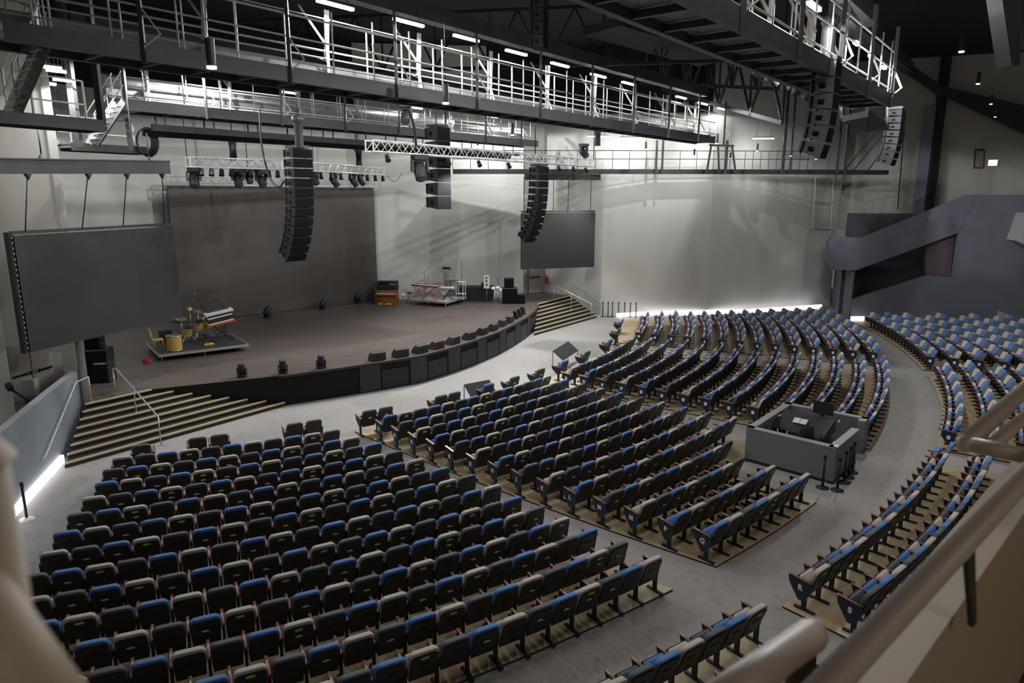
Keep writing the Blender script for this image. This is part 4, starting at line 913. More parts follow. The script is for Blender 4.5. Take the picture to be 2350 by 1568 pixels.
def drum(label, c, r, h, ax=(0, 0, 1), m='gold', stand=0.0, group='gold drums on the left riser'):
    t = thing('drum', label, 'drum', c, 0, group); ax = Vector(ax).normalized()
    g = MB(); g.lathe([(r, 0), (r, h)], (0, 0, 0), 20, 0, ax); g.build('shell', [m], t)
    g = MB(); g.lathe([(r * 0.98, h), (0.001, h + 0.003)], (0, 0, 0), 20, 0, ax); g.lathe([(0.001, -0.003), (r * 0.98, 0)], (0, 0, 0), 20, 0, ax); g.build('drum_head', ['skin'], t)
    g = MB(); g.lathe([(r * 1.0, h - 0.03), (r * 1.04, h - 0.03), (r * 1.04, h + 0.012), (r * 0.97, h + 0.012)], (0, 0, 0), 20, 0, ax); g.lathe([(r * 1.0, -0.01), (r * 1.04, -0.01), (r * 1.04, 0.03), (r, 0.03)], (0, 0, 0), 20, 0, ax); g.build('hoop', ['chrome'], t)
    if stand:
        for k in range(3):
            g = MB(); a = k * 2.1 + 0.4; g.tube((math.cos(a) * r * 0.8, math.sin(a) * r * 0.8, 0), (math.cos(a) * (r + 0.2), math.sin(a) * (r + 0.2), -stand), 0.014, 5); g.build('leg', ['chrome'], t)
def cymbal(label, c, r=0.22, hgt=1.0, tilt=0.2, group=None):
    t = thing('cymbal_stand', label, 'cymbal', (c.x, c.y, c.z), 0, group)
    g = MB(); g.tube((0, 0, 0.1), (0, 0, hgt), 0.013, 6); g.build('pole', ['chrome'], t)
    for k in range(3): g = MB(); a = k * 2.1; g.tube((0, 0, 0.35), (0.28 * math.cos(a), 0.28 * math.sin(a), 0.01), 0.012, 5); g.build('leg', ['chrome'], t)
    g = MB(); g.lathe([(r, 0), (r * 0.3, 0.02), (r * 0.2, 0.045), (0.01, 0.05)], (0, 0, hgt), 18, 0, (tilt, -tilt, 1)); g.build('cymbal', ['brass'], t)
drum('upright gold floor drum at the front left of the riser', PL(0.20, 0.18, 0.02), 0.30, 0.62)
drum('gold tom drum behind the floor drum', PL(0.40, 0.55, 0.42), 0.20, 0.36, (0.35, -0.3, 1), stand=0.42)
drum('gold tom drum mounted right of the other tom', PL(0.56, 0.62, 0.58), 0.19, 0.38, (0.25, -0.35, 1), stand=0.58)
drum('tall thin gold drum at the right of the gold drums', PL(0.64, 0.70, 0.55), 0.15, 0.50, (0.1, -0.1, 1), stand=0.55)
cymbal('left cymbal above the gold drums', PL(0.38, 0.75), 0.25, 1.05, 0.15); cymbal('small high cymbal above the gold drums', PL(0.50, 0.80), 0.16, 1.45, 0.5); cymbal('right cymbal above the gold drums', PL(0.60, 0.85), 0.2, 1.25, 0.3)
def x_stand_keys(label, c, ang, L=1.2, tiers=(0.8,), mats=('white',), tilt=0.0, stand='black'):
    t = thing('keyboard', label, 'keyboard', c, ang)
    for s_ in (-1, 1):
        g = MB(); g.bar((-L * 0.35, s_ * 0.14, 0.02), (L * 0.3, s_ * 0.14, tiers[0] - 0.03), 0.03, 0.03); g.bar((L * 0.35, s_ * 0.14, 0.02), (-L * 0.3, s_ * 0.14, tiers[0] - 0.03), 0.03, 0.03); g.build('stand_leg', [stand], t)
    g = MB(); g.bar((-L * .35, -.2, .02), (-L * .35, .2, .02), .03, .03); g.bar((L * .35, -.2, .02), (L * .35, .2, .02), .03, .03); g.build('stand_foot', [stand], t)
    for z, m in zip(tiers, mats):
        g = MB(); g.box((0, (z - tiers[0]) * 0.3, z + 0.04), (L, 0.30, 0.08), ry=tilt, rx=R(12)); k = g.build('keyboard_body', [m], t)
        g = MB(); g.box((0, (z - tiers[0]) * 0.3 - 0.07, z + 0.075), (L * 0.9, 0.13, 0.012), ry=tilt, rx=R(12)); g.build('keys', ['white'], k)
        g = MB(); g.box((0, (z - tiers[0]) * 0.3 + 0.07, z + 0.1), (L * 0.8, 0.08, 0.01), ry=tilt, rx=R(12)); g.build('control_panel', ['black'], k)
    if len(tiers) > 1:
        g = MB(); [g.bar((x, 0.2, tiers[0]), (x, 0.3, tiers[-1] + 0.05), 0.03, 0.03) for x in (-L * .3, L * .3)]; g.build('tier_post', [stand], t)
x_stand_keys('red and white two tier keyboard on the left riser', PL(0.80, 0.52), ang1 + 0.15, 1.25, (0.78, 1.02, 1.25), ('orange', 'black', 'white'), -0.12)
def mic(label, c, ang, h=1.3, reach=0.6, rise=0.35, group='microphone stands on the stage'):
    t = thing('microphone_stand', label, 'microphone stand', c, ang, group)
    g = MB(); g.tube((0, 0, 0.02), (0, 0, h), 0.012, 6); g.build('pole', ['black'], t)
    g = MB(); g.tube((-0.12, 0, h - 0.07), (reach, 0, h + rise), 0.01, 5); g.build('boom', ['black'], t)
    g = MB(); [g.tube((0, 0, 0.12), (0.28 * math.cos(a), 0.28 * math.sin(a), 0.01), 0.012, 5) for a in (0, 2.1, 4.2)]; g.build('tripod_base', ['black'], t)
    g = MB(); g.lathe([(0.02, 0), (0.03, 0.06), (0.035, 0.12), (0.01, 0.16)], (reach, 0, h + rise), 8, 0, (1, 0, 0.3)); g.build('microphone', ['rail'], t)
mic('left microphone stand with boom on the left riser', PL(0.66, 0.9), PI * 0.75, 1.55, 0.6, 0.4); mic('right microphone stand with boom on the left riser', PL(0.90, 0.8), PI * 0.8, 1.45, 0.8, 0.35)
def stool(label, c, h=0.5, m='black', legs='black', back=False):
    t = thing('stool', label, 'stool', c); g = MB(); g.lathe([(0.16, h - 0.03), (0.18, h), (0.17, h + 0.04), (0.01, h + 0.045)], (0, 0, 0), 16); g.build('seat', [m], t)
    for a in (0.5, 2.6, 4.7): g = MB(); g.tube((0, 0, h - 0.05), (0.24 * math.cos(a), 0.24 * math.sin(a), 0.01), 0.014, 5); g.build('leg', [legs], t)
stool('small black folding stool behind the left riser drums', PL(0.58, 0.35), 0.42)
t = thing('folding_chair', 'yellow tubular chair standing behind the floor drum', 'chair', PL(0.06, 0.42), ang1)
g = MB(); g.box((0, 0, 0.42), (0.4, 0.38, 0.03)); g.build('seat', ['yellow'], t)
g = MB(); g.bar((-0.2, 0.15, 0.42), (-0.3, 0.15, 0.95), 0.03, 0.03); g.bar((-0.2, -0.15, 0.42), (-0.3, -0.15, 0.95), 0.03, 0.03); g.box((-0.29, 0, 0.88), (0.03, 0.3, 0.1)); g.build('backrest', ['yellow'], t)
for sx in (-1, 1):
    for sy in (-1, 1): g = MB(); g.tube((sx * 0.16, sy * 0.15, 0.41), (sx * 0.22, sy * 0.17, 0.0), 0.012, 5); g.build('leg', ['yellow'], t)
def box_thing(name, label, cat, c, d, rz, m, parts=(), group=None):
    t = thing(name, label, cat, c, rz, group); g = MB(); V, Fc = bevbox(d, min(d) * 0.06, 1); g.add([v + Vector((0, 0, d[2] / 2)) for v in V], Fc); g.build('case', [m], t)
    for nm, cc, dd_, mm in parts: g = MB(); g.box(cc, dd_); g.build(nm, [mm], t)
    return t
box_thing('equipment_case', 'small black case behind the gold drums', 'case', PL(0.22, 0.95), (0.5, 0.35, 0.5), ang1, 'black', [('latch', (0, -0.18, 0.3), (0.1, 0.02, 0.06), 'rail')])
box_thing('effects_pedal', 'yellow pedal board on the floor of the left riser', 'pedal', PL(0.60, 0.30), (0.4, 0.2, 0.06), ang1, 'yellow', [('footswitch', (0.1, 0, 0.07), (0.08, 0.08, 0.03), 'white')])
g = MB(); c = PL(-0.12, 0.05, -0.3)
for k in range(4): g.path([c + Vector((math.cos(a_) * 0.17, math.sin(a_) * 0.13, 0.03 + 0.04 * k)) for a_ in [2 * PI * i / 12 for i in range(13)]], 0.02, 5)
tag(g.build('cable_coil', ['red']), 'small red and black cable coil left of the left riser', 'cable')
# speaker stack at the left of the stage
sp = at(222, 880, ZS); a3 = R(36)
sk = lambda z, dx=0: Vector((sp.x + dx, sp.y + 0.35, ZS + z))
box_thing('subwoofer', 'bottom black subwoofer of the stack at the left of the stage', 'loudspeaker', sk(0), (0.80, 0.75, 0.62), R(12), 'black', [('grille', (0, -0.385, 0.31), (0.72, 0.02, 0.54), 'grille'), ('handle', (0.41, 0, 0.4), (0.02, 0.2, 0.08), 'rail')])
box_thing('subwoofer', 'middle black speaker with pale label of the stack at the left of the stage', 'loudspeaker', sk(0.625), (0.80, 0.75, 0.62), R(12), 'black', [('grille', (0, -0.385, 0.31), (0.72, 0.02, 0.54), 'grille'), ('label_strip', (0.12, -0.4, 0.12), (0.42, 0.012, 0.07), 'deck')])
box_thing('loudspeaker', 'smaller black speaker on top of the stack at the left of the stage', 'loudspeaker', sk(1.25, -0.1), (0.55, 0.5, 0.45), R(12), 'cab', [('grille', (0, -0.255, 0.22), (0.48, 0.015, 0.38), 'grille')])
# moving heads on the stage edge and floor lights by the screen
for i, (x, y) in enumerate([(553, 868), (647, 860), (735, 848)]):
    p = at(x, y, 1.2); moving_head('%s black moving head from the left standing on the stage edge' % ORD[i + 1], Vector((p.x, p.y + 0.15, 1.2)), R(20 * i), 80, 0.85, False, 'moving heads on the stage edge')
for i, (x, y) in enumerate([(608, 727), (735, 708), (815, 694)]):
    p = at(x, y, 1.2); moving_head('%s small black floor light from the left before the centre screen' % ORD[i + 1], Vector((p.x + 0.25, p.y - 0.3, 1.2)), R(150), 45, 1.0, False, 'floor lights before the centre screen')
# wedge monitors along the stage edge
def wedge(label, p, rz, s=1.0):
    t = thing('stage_monitor', label, 'monitor speaker', p, rz, 'wedge monitors along the stage edge')
    w_, d_, h_ = 0.62 * s, 0.45, 0.36
    g = MB(); g.prism([(-w_ / 2, -d_ / 2, 0), (-w_ / 2, d_ / 2, 0), (-w_ / 2, d_ / 2 - 0.02, 0.12), (-w_ / 2, -0.04, h_), (-w_ / 2, -d_ / 2, h_ - 0.04)], (w_, 0, 0)); g.build('cabinet', ['fascia2'], t)
    g = MB(); g.prism([(-w_ / 2 + 0.03, d_ / 2 - 0.01, 0.14), (-w_ / 2 + 0.03, -0.03, h_ + 0.005), (-w_ / 2 + 0.03, -0.05, h_ - 0.02), (-w_ / 2 + 0.03, d_ / 2 - 0.05, 0.13)], (w_ - 0.06, 0, 0)); g.build('grille', ['grille'], t)
    g = MB(); g.box((0, -d_ / 2 - 0.005, h_ * 0.5), (0.22, 0.01, 0.1)); g.build('handle', ['black'], t)
for i, ss in enumerate((9.0, 10.2, 11.45, 12.6, 13.9, 15.3, 16.7, 18.0, 19.3, 20.5)):
    ss = ss * 0.93 + 0.1
    p, q = fr(ss); n3 = Vector((q.x, q.y, 0)); c = Vector((p.x, p.y, 1.216)) - n3 * 0.42
    wedge('%s wedge monitor from the left along the curved stage edge' % ORD[i + 1], c, math.atan2(n3.y, n3.x) + PI / 2, 1.0)
for i, ss in enumerate((21.0, 21.8, 22.6)):
    p, q = fr(ss * 0.97); c = Vector((p.x - q.x * 0.4, p.y - q.y * 0.4, 1.216)); moving_head('%s small light from the left at the right end of the stage edge' % ORD[i + 1], c, R(-60), 60, 0.75, False, 'small lights at the right end of the stage edge')
# right riser instruments
x_stand_keys('red keyboard on crossed stand at the front of the right riser', PR(0.45, 0.22), ang2, 1.45, (0.82,), ('red',), stand='red')
x_stand_keys('white keyboard on crossed stand at the right of the right riser', PR(0.86, 0.35), ang2 + 0.2, 0.8, (0.74,), ('white',))
x_stand_keys('black keyboard on crossed stand at the left of the right riser', PR(0.08, 0.35), ang2 - 0.15, 1.0, (0.78,), ('black',), stand='chrome')
for i, (f, k, r, h, z) in enumerate([(0.12, 0.65, 0.24, 0.3, 0.35), (0.26, 0.74, 0.15, 0.22, 0.62), (0.42, 0.74, 0.15, 0.22, 0.66), (0.58, 0.66, 0.24, 0.36, 0.28)]):
    drum('%s white drum from the left at the back of the right riser' % ORD[i + 1], PR(f, k, z), r, h, (0.1, -0.3, 1), 'white', z, 'white drums on the right riser')
for i, (f, k) in enumerate([(0.05, 0.85), (0.33, 0.9), (0.62, 0.85)]): cymbal('%s cymbal from the left on the right riser' % ORD[i + 1], PR(f, k), 0.24, 1.15, 0.1 * (i - 1), 'cymbals on the right riser')
mic('left microphone stand at the right riser', PR(-0.02, 0.8), 0.8, 1.5, 0.5, 0.4); mic('middle microphone stand at the right riser', PR(0.5, 0.95), 2.4, 1.4, 0.5, 0.3); mic('tall straight microphone stand at the right riser', PR(0.92, 0.95), 1.2, 2.3, 0.05, 0.1)
# white music rack and screen frame behind the riser
p = PR(0.40, 1.0, -0.3); t = thing('display_frame', 'tall narrow pale frame standing behind the right riser', 'frame', p, ang2)
g = MB(); g.box((0, 0, 1.05), (0.04, 0.04, 2.1)); g.box((0.5, 0, 1.05), (0.04, 0.04, 2.1)); g.build('upright', ['steel'], t); g = MB(); g.box((0.25, 0, 2.08), (0.6, 0.08, 0.14)); g.build('top_bar', ['dark'], t); g = MB(); g.box((0.25, 0.02, 1.3), (0.44, 0.02, 1.3)); g.build('panel', ['wall'], t)
t = thing('shelf_rack', 'white open rack at the right corner of the right riser', 'rack', PR(0.98, 0.55), ang2)
g = MB(); [g.box((x, y, 0.55), (0.03, 0.03, 1.1)) for x in (0, 0.5) for y in (0, 0.3)]; g.build('upright', ['white'], t); g = MB(); g.box((0.25, 0.15, 1.1), (0.55, 0.36, 0.03)); g.box((0.25, 0.15, 0.35), (0.55, 0.36, 0.03)); g.build('shelf', ['white'], t)
stool('white padded stool at the front left of the right riser', PR(-0.08, -0.12, -0.32), 0.62, 'white', 'chrome')
stool('dark padded stool left of the right riser', PR(-0.12, 0.25, -0.32), 0.6, 'black', 'chrome')
# organ with bench
p = at(905, 697, 1.2); t = thing('organ', 'dark orange wooden organ beside the centre screen', 'organ', (p.x - 0.45, p.y, 1.2), R(-5))
g = MB(); g.box((0, 0.15, 0.42), (1.35, 0.5, 0.84)); g.box((0, -0.22, 0.60), (1.35, 0.30, 0.10)); [g.box((x, -0.3, 0.3), (0.06, 0.06, 0.6)) for x in (-0.62, 0.62)]; g.build('case', ['wood'], t)
g = MB(); g.box((0, -0.24, 0.66), (1.15, 0.22, 0.02)); g.build('keys', ['white'], t); g = MB(); g.box((0, 0.2, 1.0), (1.2, 0.25, 0.3)); g.build('music_desk', ['black'], t); g = MB(); g.box((0, -0.45, 0.05), (0.8, 0.5, 0.08)); g.build('pedalboard', ['yellow'], t)
t = thing('bench', 'low orange wooden organ bench', 'bench', (p.x - 0.15, p.y - 0.85, 1.2), R(-5)); g = MB(); g.box((0, 0, 0.28), (0.8, 0.3, 0.05)); g.build('seat', ['wood'], t)
for s_ in (-1, 1): g = MB(); g.box((s_ * 0.35, 0, 0.13), (0.05, 0.28, 0.26)); g.build('leg', ['wood'], t)
box_thing('amplifier', 'tall dark amplifier cabinet at the left behind the organ', 'amplifier', Vector((p.x - 0.5, p.y + 0.75, 1.2)), (1.3, 0.45, 1.35), R(-3), 'cab', [('grille', (-0.25, -0.23, 0.75), (0.6, 0.02, 0.9), 'grille'), ('front_panel', (0.4, -0.23, 0.8), (0.4, 0.02, 0.8), 'deck')])
# black skirted table, white guitar case, amps
p0 = at(1055, 692, 1.2); p1 = at(1120, 688, 1.2)
t = thing('skirted_table', 'long black skirted table right of the right riser', 'table', (p0.x, 44.6, 1.2), R(2)); g = MB(); g.box((1.05, 0.3, 0.95), (2.3, 0.7, 0.04)); g.build('table_top', ['black'], t)
g = MB(); n = 40
for k in range(n):
    x0 = -0.1 + 2.3 * k / n; g.box((x0 + 0.029, -0.05 + 0.015 * math.sin(k * 1.7), 0.46), (0.06, 0.05, 0.92))
g.build('skirt', ['fasciab'], t)
box_thing('laptop', 'small black device on the skirted table', 'device', Vector((p0.x + 1.6, 44.75, 2.19)), (0.4, 0.3, 0.22), 0.1, 'black', [('screen', (0, -0.16, 0.12), (0.34, 0.01, 0.16), 'led')])
box_thing('equipment_case', 'grey and black monitor case at the left end of the skirted table', 'case', Vector((p0.x - 0.35, 44.9, 2.19 - 0.99)), (0.55, 0.45, 1.35), 0.0, 'cab2', [('front_panel', (0, -0.23, 1.0), (0.42, 0.02, 0.5), 'deck')])
p = at(1118, 690, 1.2); t = thing('guitar_rack', 'cream coloured instrument panel with round holes standing on the table end', 'instrument', (p.x, 44.3, 1.2), 0)
g = MB(); o = arch(0.38, 0.36, 0.88, 1.72, 0.1, 4); g.prism([(x, 0, z) for x, z in o], (0, 0.1, 0)); g.build('body', ['white'], t)
for z in (1.12, 1.36, 1.56): g = MB(); g.lathe([(0.05, 0), (0.06, 0.01)], (0, -0.005, z), 12, 0, (0, -1, 0)); g.build('hole', ['black'], t)
g = MB(); g.tube((0.0, 0.05, 0), (0.0, 0.05, 0.9), 0.02, 6); g.build('stand_pole', ['chrome'], t)
p = at(1140, 688, 1.2); t = thing('electronic_drum', 'white and black electronic pads on a chrome stand right of the skirted table', 'drum pads', (p.x, 43.8, 1.2), 0)
g = MB(); [g.tube((x, 0, 0), (x * 0.3, 0, 0.8), 0.02, 6) for x in (-0.25, 0.25)]; g.tube((0, 0.2, 0), (0, 0, 0.8), 0.02, 6); g.build('stand', ['chrome'], t)
for k, (x, z) in enumerate([(-0.2, 0.95), (0.1, 1.0), (0.28, 0.85)]): g = MB(); g.lathe([(0.12, 0), (0.12, 0.04), (0.01, 0.045)], (x, 0, z), 12, 0, (0, -0.6, 1)); g.build('pad', ['white'], t)
mic('thin dark microphone stand beside the white pads', Vector((p.x + 0.1, 44.3, 1.2)), 1.0, 1.5, 0.1, 0.1)
p = at(1170, 686, 1.2)
box_thing('subwoofer', 'lower black speaker cabinet of the pair right of the pads', 'loudspeaker', Vector((p.x, 43.9, 1.2)), (0.95, 0.7, 1.0), 0.05, 'black', [('grille', (0, -0.36, 0.5), (0.88, 0.02, 0.9), 'grille')])
box_thing('loudspeaker', 'upper black speaker standing on the larger cabinet', 'loudspeaker', Vector((p.x - 0.05, 43.95, 2.2)), (0.6, 0.5, 0.6), 0.05, 'black', [('grille', (0, -0.26, 0.3), (0.54, 0.02, 0.52), 'grille')])
box_thing('amplifier', 'low black amplifier beside the speaker pair', 'amplifier', Vector((p.x + 0.72, 43.8, 1.2)), (0.5, 0.5, 0.62), 0.05, 'black', [('grille', (0, -0.26, 0.3), (0.44, 0.02, 0.52), 'grille')])
p = at(1087, 684, 1.2); g = MB(); g.box((p.x, p.y - 0.5, 1.23), (0.8, 0.25, 0.05), rz=0.15); tag(g.build('cable_ramp', ['yellow']), 'yellow cable ramp lying on the stage before the skirted table', 'cable ramp')
# extinguisher on the recess wall
p = atplane(1257, 640, (2.2, 49.2), (4.25, 47.75)); t = thing('fire_extinguisher', 'red fire extinguisher on the wall right of the grey door', 'extinguisher', (p.x - 0.1, p.y - 0.2, p.z - 0.35))
g = MB(); g.lathe([(0.09, 0), (0.1, 0.05), (0.1, 0.48), (0.04, 0.58)], (0, 0, 0), 12); g.build('cylinder', ['red'], t); g = MB(); g.box((0, 0, 0.64), (0.1, 0.06, 0.12)); g.build('valve', ['yellow'], t)
# tripod camera rig at the far left
p = at(78, 1003, 0); t = thing('tripod_camera', 'black camera rig on a tripod beyond the ramp wall at far left', 'camera', (p.x + 0.1, p.y, 0), R(20)); g = MB(); g.box((0, 0, 1.25), (0.25, 0.5, 0.25)); g.build('camera_body', ['black'], t)
for a in (0.3, 2.4, 4.5): g = MB(); g.tube((0, 0, 1.1), (0.55 * math.cos(a), 0.55 * math.sin(a), 0), 0.035, 6); g.build('leg', ['black'], t)
g = MB(); g.tube((0, -0.2, 1.3), (-0.45, -0.2, 1.75), 0.04, 6); g.lathe([(0.02, -0.1), (0.15, -0.06), (0.15, 0.06), (0.02, 0.1)], (-0.5, -0.2, 1.85), 10, 0, (1, 0, 0.3)); g.build('viewfinder_arm', ['black'], t)
g = MB(); g.tube((0, 0.2, 1.3), (1.0, 0.5, 1.35), 0.035, 6); g.build('pan_handle', ['black'], t)
g = MB(); g.box(at(48, 925, 0) + Vector((-0.1, 0.6, 0.4)), (0.7, 0.4, 0.8), rz=0.2); tag(g.build('storage_box', ['white']), 'white box standing by the tan doors at far left', 'box')
# belt stanchions
def stanchion(label, p, h=0.98, group=None, m='black'):
    t = thing('stanchion', label, 'stanchion', (p.x, p.y, p.z), 0, group); g = MB(); g.lathe([(0.17, 0), (0.17, 0.02), (0.06, 0.045), (0.035, 0.06)], (0, 0, 0), 18); g.build('base', [m], t)
    g = MB(); g.tube((0, 0, 0.04), (0, 0, h - 0.1), 0.032, 10); g.build('post', ['black'], t); g = MB(); g.tube((0, 0, h - 0.12), (0, 0, h), 0.042, 10); g.build('belt_head', ['black'], t)
for i, x in enumerate((1383, 1395, 1405, 1419, 1433, 1446, 1459)):
    stanchion('%s black stanchion from the left against the curved wall' % ORD[i + 1], at(x, 727 + (x - 1383) * 0.03, 0.0), 1.0, 'stanchions against the curved wall')
stanchion('lone black stanchion with pale base beside the ramp wall', at(62, 1193, 0), 1.0, None, 'white')
for i, (x, y) in enumerate([(1887, 1120), (1921, 1126), (1937, 1108), (1947, 1096), (1955, 1085)]):
    stanchion('%s black stanchion from the left beside the control booth' % ORD[i + 1], at(x, y, 0), 0.98, 'stanchions beside the control booth')
# flat black cases in the front row
for (x0, y0, x1, y1, lab, hh) in ((1082, 912, 1140, 900, 'flat black slanted case lying among the front row chairs of the centre block', 0.45), (1292, 826, 1326, 803, 'tilted black panel over the blue front chair of the right block', 0.8)):
    a, b = at(x0, y0, 0.5), at(x1, y1, 0.5); d = (b - a).normalized(); n_ = Vector((-d.y, d.x, 0))
    g = MB(); a.z = b.z = 0.45; g.prism([a, b, b + n_ * 0.5 + Vector((0, 0, 0.4)), a + n_ * 0.5 + Vector((0, 0, 0.4))], Vector((0, 0, 0.04)), 0)
    t = thing('panel_case', lab, 'case', (0, 0, 0)); g.build('panel', ['black'], t); g = MB()
    for q in (a, b, b + n_ * 0.5, a + n_ * 0.5): g.bar((q.x, q.y, 0.0), (q.x, q.y, 0.5 if q in (a, b) else 0.85), 0.03, 0.03)
    g.build('leg', ['dark'], t)
p = at(1010, 915, 0.75); g = MB(); g.prism([p + Vector(v) for v in ((-.15, -.1, 0), (.15, -.1, 0), (.17, .12, .02), (-.13, .12, .02))], (0, 0, 0.03)); g.tube(p, (p.x, p.y, 0), 0.02, 6); tag(g.build('side_table', ['white']), 'small white table beside the dark front pair of the centre block', 'table')
# ================================================================ CONTROL BOOTH
bA, bB, bB2, bC, bD = Vector((7.12, 20.15, 0)), Vector((9.02, 18.35, 0)), Vector((10.43, 19.95, 0)), Vector((9.32, 22.73, 0)), Vector((11.3, 21.05, 0))
t = thing('control_booth', 'grey walled sound control booth among the seats', 'booth', bA); H_ = 1.05
def bw(a, b, name='wall_panel', th=0.2):
    a, b = a - bA, b - bA; d = (b - a).normalized(); n_ = Vector((-d.y, d.x, 0)) * th
    g = MB(); g.prism([a, b, b + n_, a + n_], (0, 0, H_)); g.build(name, ['booth'], t)
    g = MB(); g.prism([a + Vector((0, 0, H_)) - n_ * .05 - d * .01, b + Vector((0, 0, H_)) - n_ * .05 + d * .01, b + n_ * 1.05 + Vector((0, 0, H_)) + d * .01, a + n_ * 1.05 + Vector((0, 0, H_)) - d * .01], (0, 0, 0.03)); g.build('wall_cap', ['boothtop'], t)
    g = MB(); g.prism([a - n_ * .03, b - n_ * .03, b, a], (0, 0, 0.09)); g.build('skirting', ['edge'], t)
bw(bA, bB); bw(bB, bB2); bw(bC, bA); bw(bD, bC); d_ = (bD - bC).normalized(); bw(bD - d_ * 0.0 + Vector((0.28, -0.24, 0)) * -1.0 + Vector((-0.0, 0.0, 0)), bD) if False else None
bw(bD - Vector((0.33, 0.37, 0)), bD)
ud_ = (bB - bA).normalized(); un_ = Vector((-ud_.y, ud_.x, 0)); BP = lambda s, n, z=0: bA + ud_ * s + un_ * n + Vector((0, 0, z)); ba_ = math.atan2(ud_.y, ud_.x)
t = thing('mixing_console', 'large covered brown black mixing console in the control booth', 'mixing desk', BP(0.95, 2.1), ba_)
g = MB(); g.prism([(-0.8, -0.55, 0.72), (-0.8, 0.4, 0.72), (-0.8, 0.4, 1.12), (-0.8, -0.5, 0.82)], (1.6, 0, 0)); g.build('dust_cover', [mat('console cover', (0.035, 0.028, 0.022), 0.6)], t)
for sx in (-0.7, 0.7): g = MB(); g.box((sx, 0, 0.36), (0.06, 0.6, 0.72)); g.build('leg', ['black'], t)
for i in range(2):
    g = MB(); p = BP(0.75 + 0.22 * i, 1.95, 0.99 - 0.0 * i); g.box(p + Vector((0, 0, 0.005)), (0.2, 0.28, 0.008), rz=ba_ + 0.1, rx=R(18)); tag(g.build('paper_sheet', ['white']), '%s white paper sheet lying on the covered console' % ('left', 'right')[i], 'paper')
t = thing('monitor', 'black computer monitor standing on the back wall of the booth', 'monitor', BP(1.25, 2.75), ba_ + PI)
g = MB(); g.box((0, 0, 1.32), (0.62, 0.05, 0.40)); g.build('screen', ['black'], t); g = MB(); g.box((0, 0.05, 1.1), (0.1, 0.1, 0.12)); g.box((0, 0.05, 0.53), (0.1, 0.08, 1.05)); g.build('stand', ['black'], t)
t = thing('desk', 'dark desk along the front wall inside the booth', 'desk', BP(0.75, 0.55), ba_); g = MB(); g.box((0, 0, 0.72), (1.1, 0.6, 0.03)); g.build('desk_top', ['cap'], t)
for sx in (-0.5, 0.5): g = MB(); g.box((sx, 0, 0.35), (0.04, 0.5, 0.7)); g.build('leg', ['dark'], t)
t = thing('router', 'white wireless unit on the booth desk', 'device', BP(0.8, 0.62, 0.745), ba_); g = MB(); g.box((0, 0, 0.05), (0.28, 0.2, 0.09)); g.build('casing', ['white'], t); g = MB(); [g.bar((x, 0.08, 0.08), (x * 1.6, 0.12, 0.25), 0.02, 0.02) for x in (-0.1, 0.1)]; g.build('antenna', ['white'], t)
for i, (s_, n_) in enumerate([(1.55, 0.95), (2.2, 0.75)]):
    t = thing('office_chair', '%s black swivel chair inside the booth' % ('left', 'right')[i], 'chair', BP(s_, n_), 1.1 * i)
    g = MB(); V, Fc = bevbox((0.5, 0.5, 0.09), 0.03, 1); g.add([v + Vector((0, 0, 0.5)) for v in V], Fc, 0, True); g.build('seat', ['black'], t)
    g = MB(); V, Fc = bevbox((0.46, 0.08, 0.55), 0.03, 1); g.add([Matrix.Rotation(R(-10), 3, 'X') @ v + Vector((0, 0.25, 0.85)) for v in V], Fc, 0, True); g.build('backrest', ['black'], t)
    g = MB(); g.tube((0, 0, 0.08), (0, 0, 0.46), 0.03, 8); [g.bar((0, 0, 0.08), (0.3 * math.cos(a), 0.3 * math.sin(a), 0.04), 0.04, 0.03) for a in (0, 1.26, 2.5, 3.77, 5.03)]; g.build('base', ['black'], t)
    for sx in (-1, 1): g = MB(); g.box((sx * 0.27, 0, 0.7), (0.05, 0.3, 0.04)); g.bar((sx * 0.27, 0.1, 0.5), (sx * 0.27, 0.1, 0.7), 0.03, 0.03); g.build('armrest', ['dark'], t)
t = thing('waste_bin', 'white waste bin in the right corner of the booth', 'bin', BP(2.35, 0.95) + Vector((0.15, 0.25, 0)), 0); g = MB(); g.lathe([(0.12, 0), (0.16, 0.82), (0.15, 0.82), (0.11, 0.05), (0.001, 0.05)], (0, 0, 0), 16); g.build('bucket', ['white'], t)
mic('thin desk lamp arm beside the booth console', BP(0.25, 0.9), 0.4, 1.0, 0.4, 0.2, 'booth gooseneck arms'); mic('gooseneck microphone at the right side of the booth', BP(1.9, 1.6), 0.6, 0.95, 0.35, 0.25, 'booth gooseneck arms')
g = MB(); q = bB + Vector((0.02, 0.03, H_ + 0.032)); g.box(q + Vector((0.04, 0.1, 0.01)), (0.2, 0.12, 0.02), rz=0.9); tag(g.build('paper_note', ['white']), 'white note lying on the near corner of the booth wall cap', 'paper')
# ================================================================ BALCONY IN THE FOREGROUND
ZR = 7.45
def rp(x, y, z=ZR): return at(x, y, z)
r0, r1_ = rp(1912, 1560), rp(2350, 1098); rdn = (r1_ - r0).normalized()
rA = r0 - rdn * 0.22; rB = r0 + rdn * 6
t = thing('balcony_rail', 'long beige handrail running along the balcony parapet at lower right', 'handrail', (0, 0, 0))
g = MB(); g.tube(rA, rB, 0.0195, 20); g.build('rail', ['railp'], t)
rn = Vector((rdn.y, -rdn.x, 0))
for f in (0.5, 1.9):
    c = r0 + rdn * f; g = MB(); g.prism([c - rdn * 0.03, c + rdn * 0.015, c + rdn * 0.015 + rn * 0.02 + Vector((0, 0, -0.146)), c - rdn * 0.005 + rn * 0.02 + Vector((0, 0, -0.146))], -rdn * 0.0 + rn * 0.008); g.build('bracket', ['dark'], t)
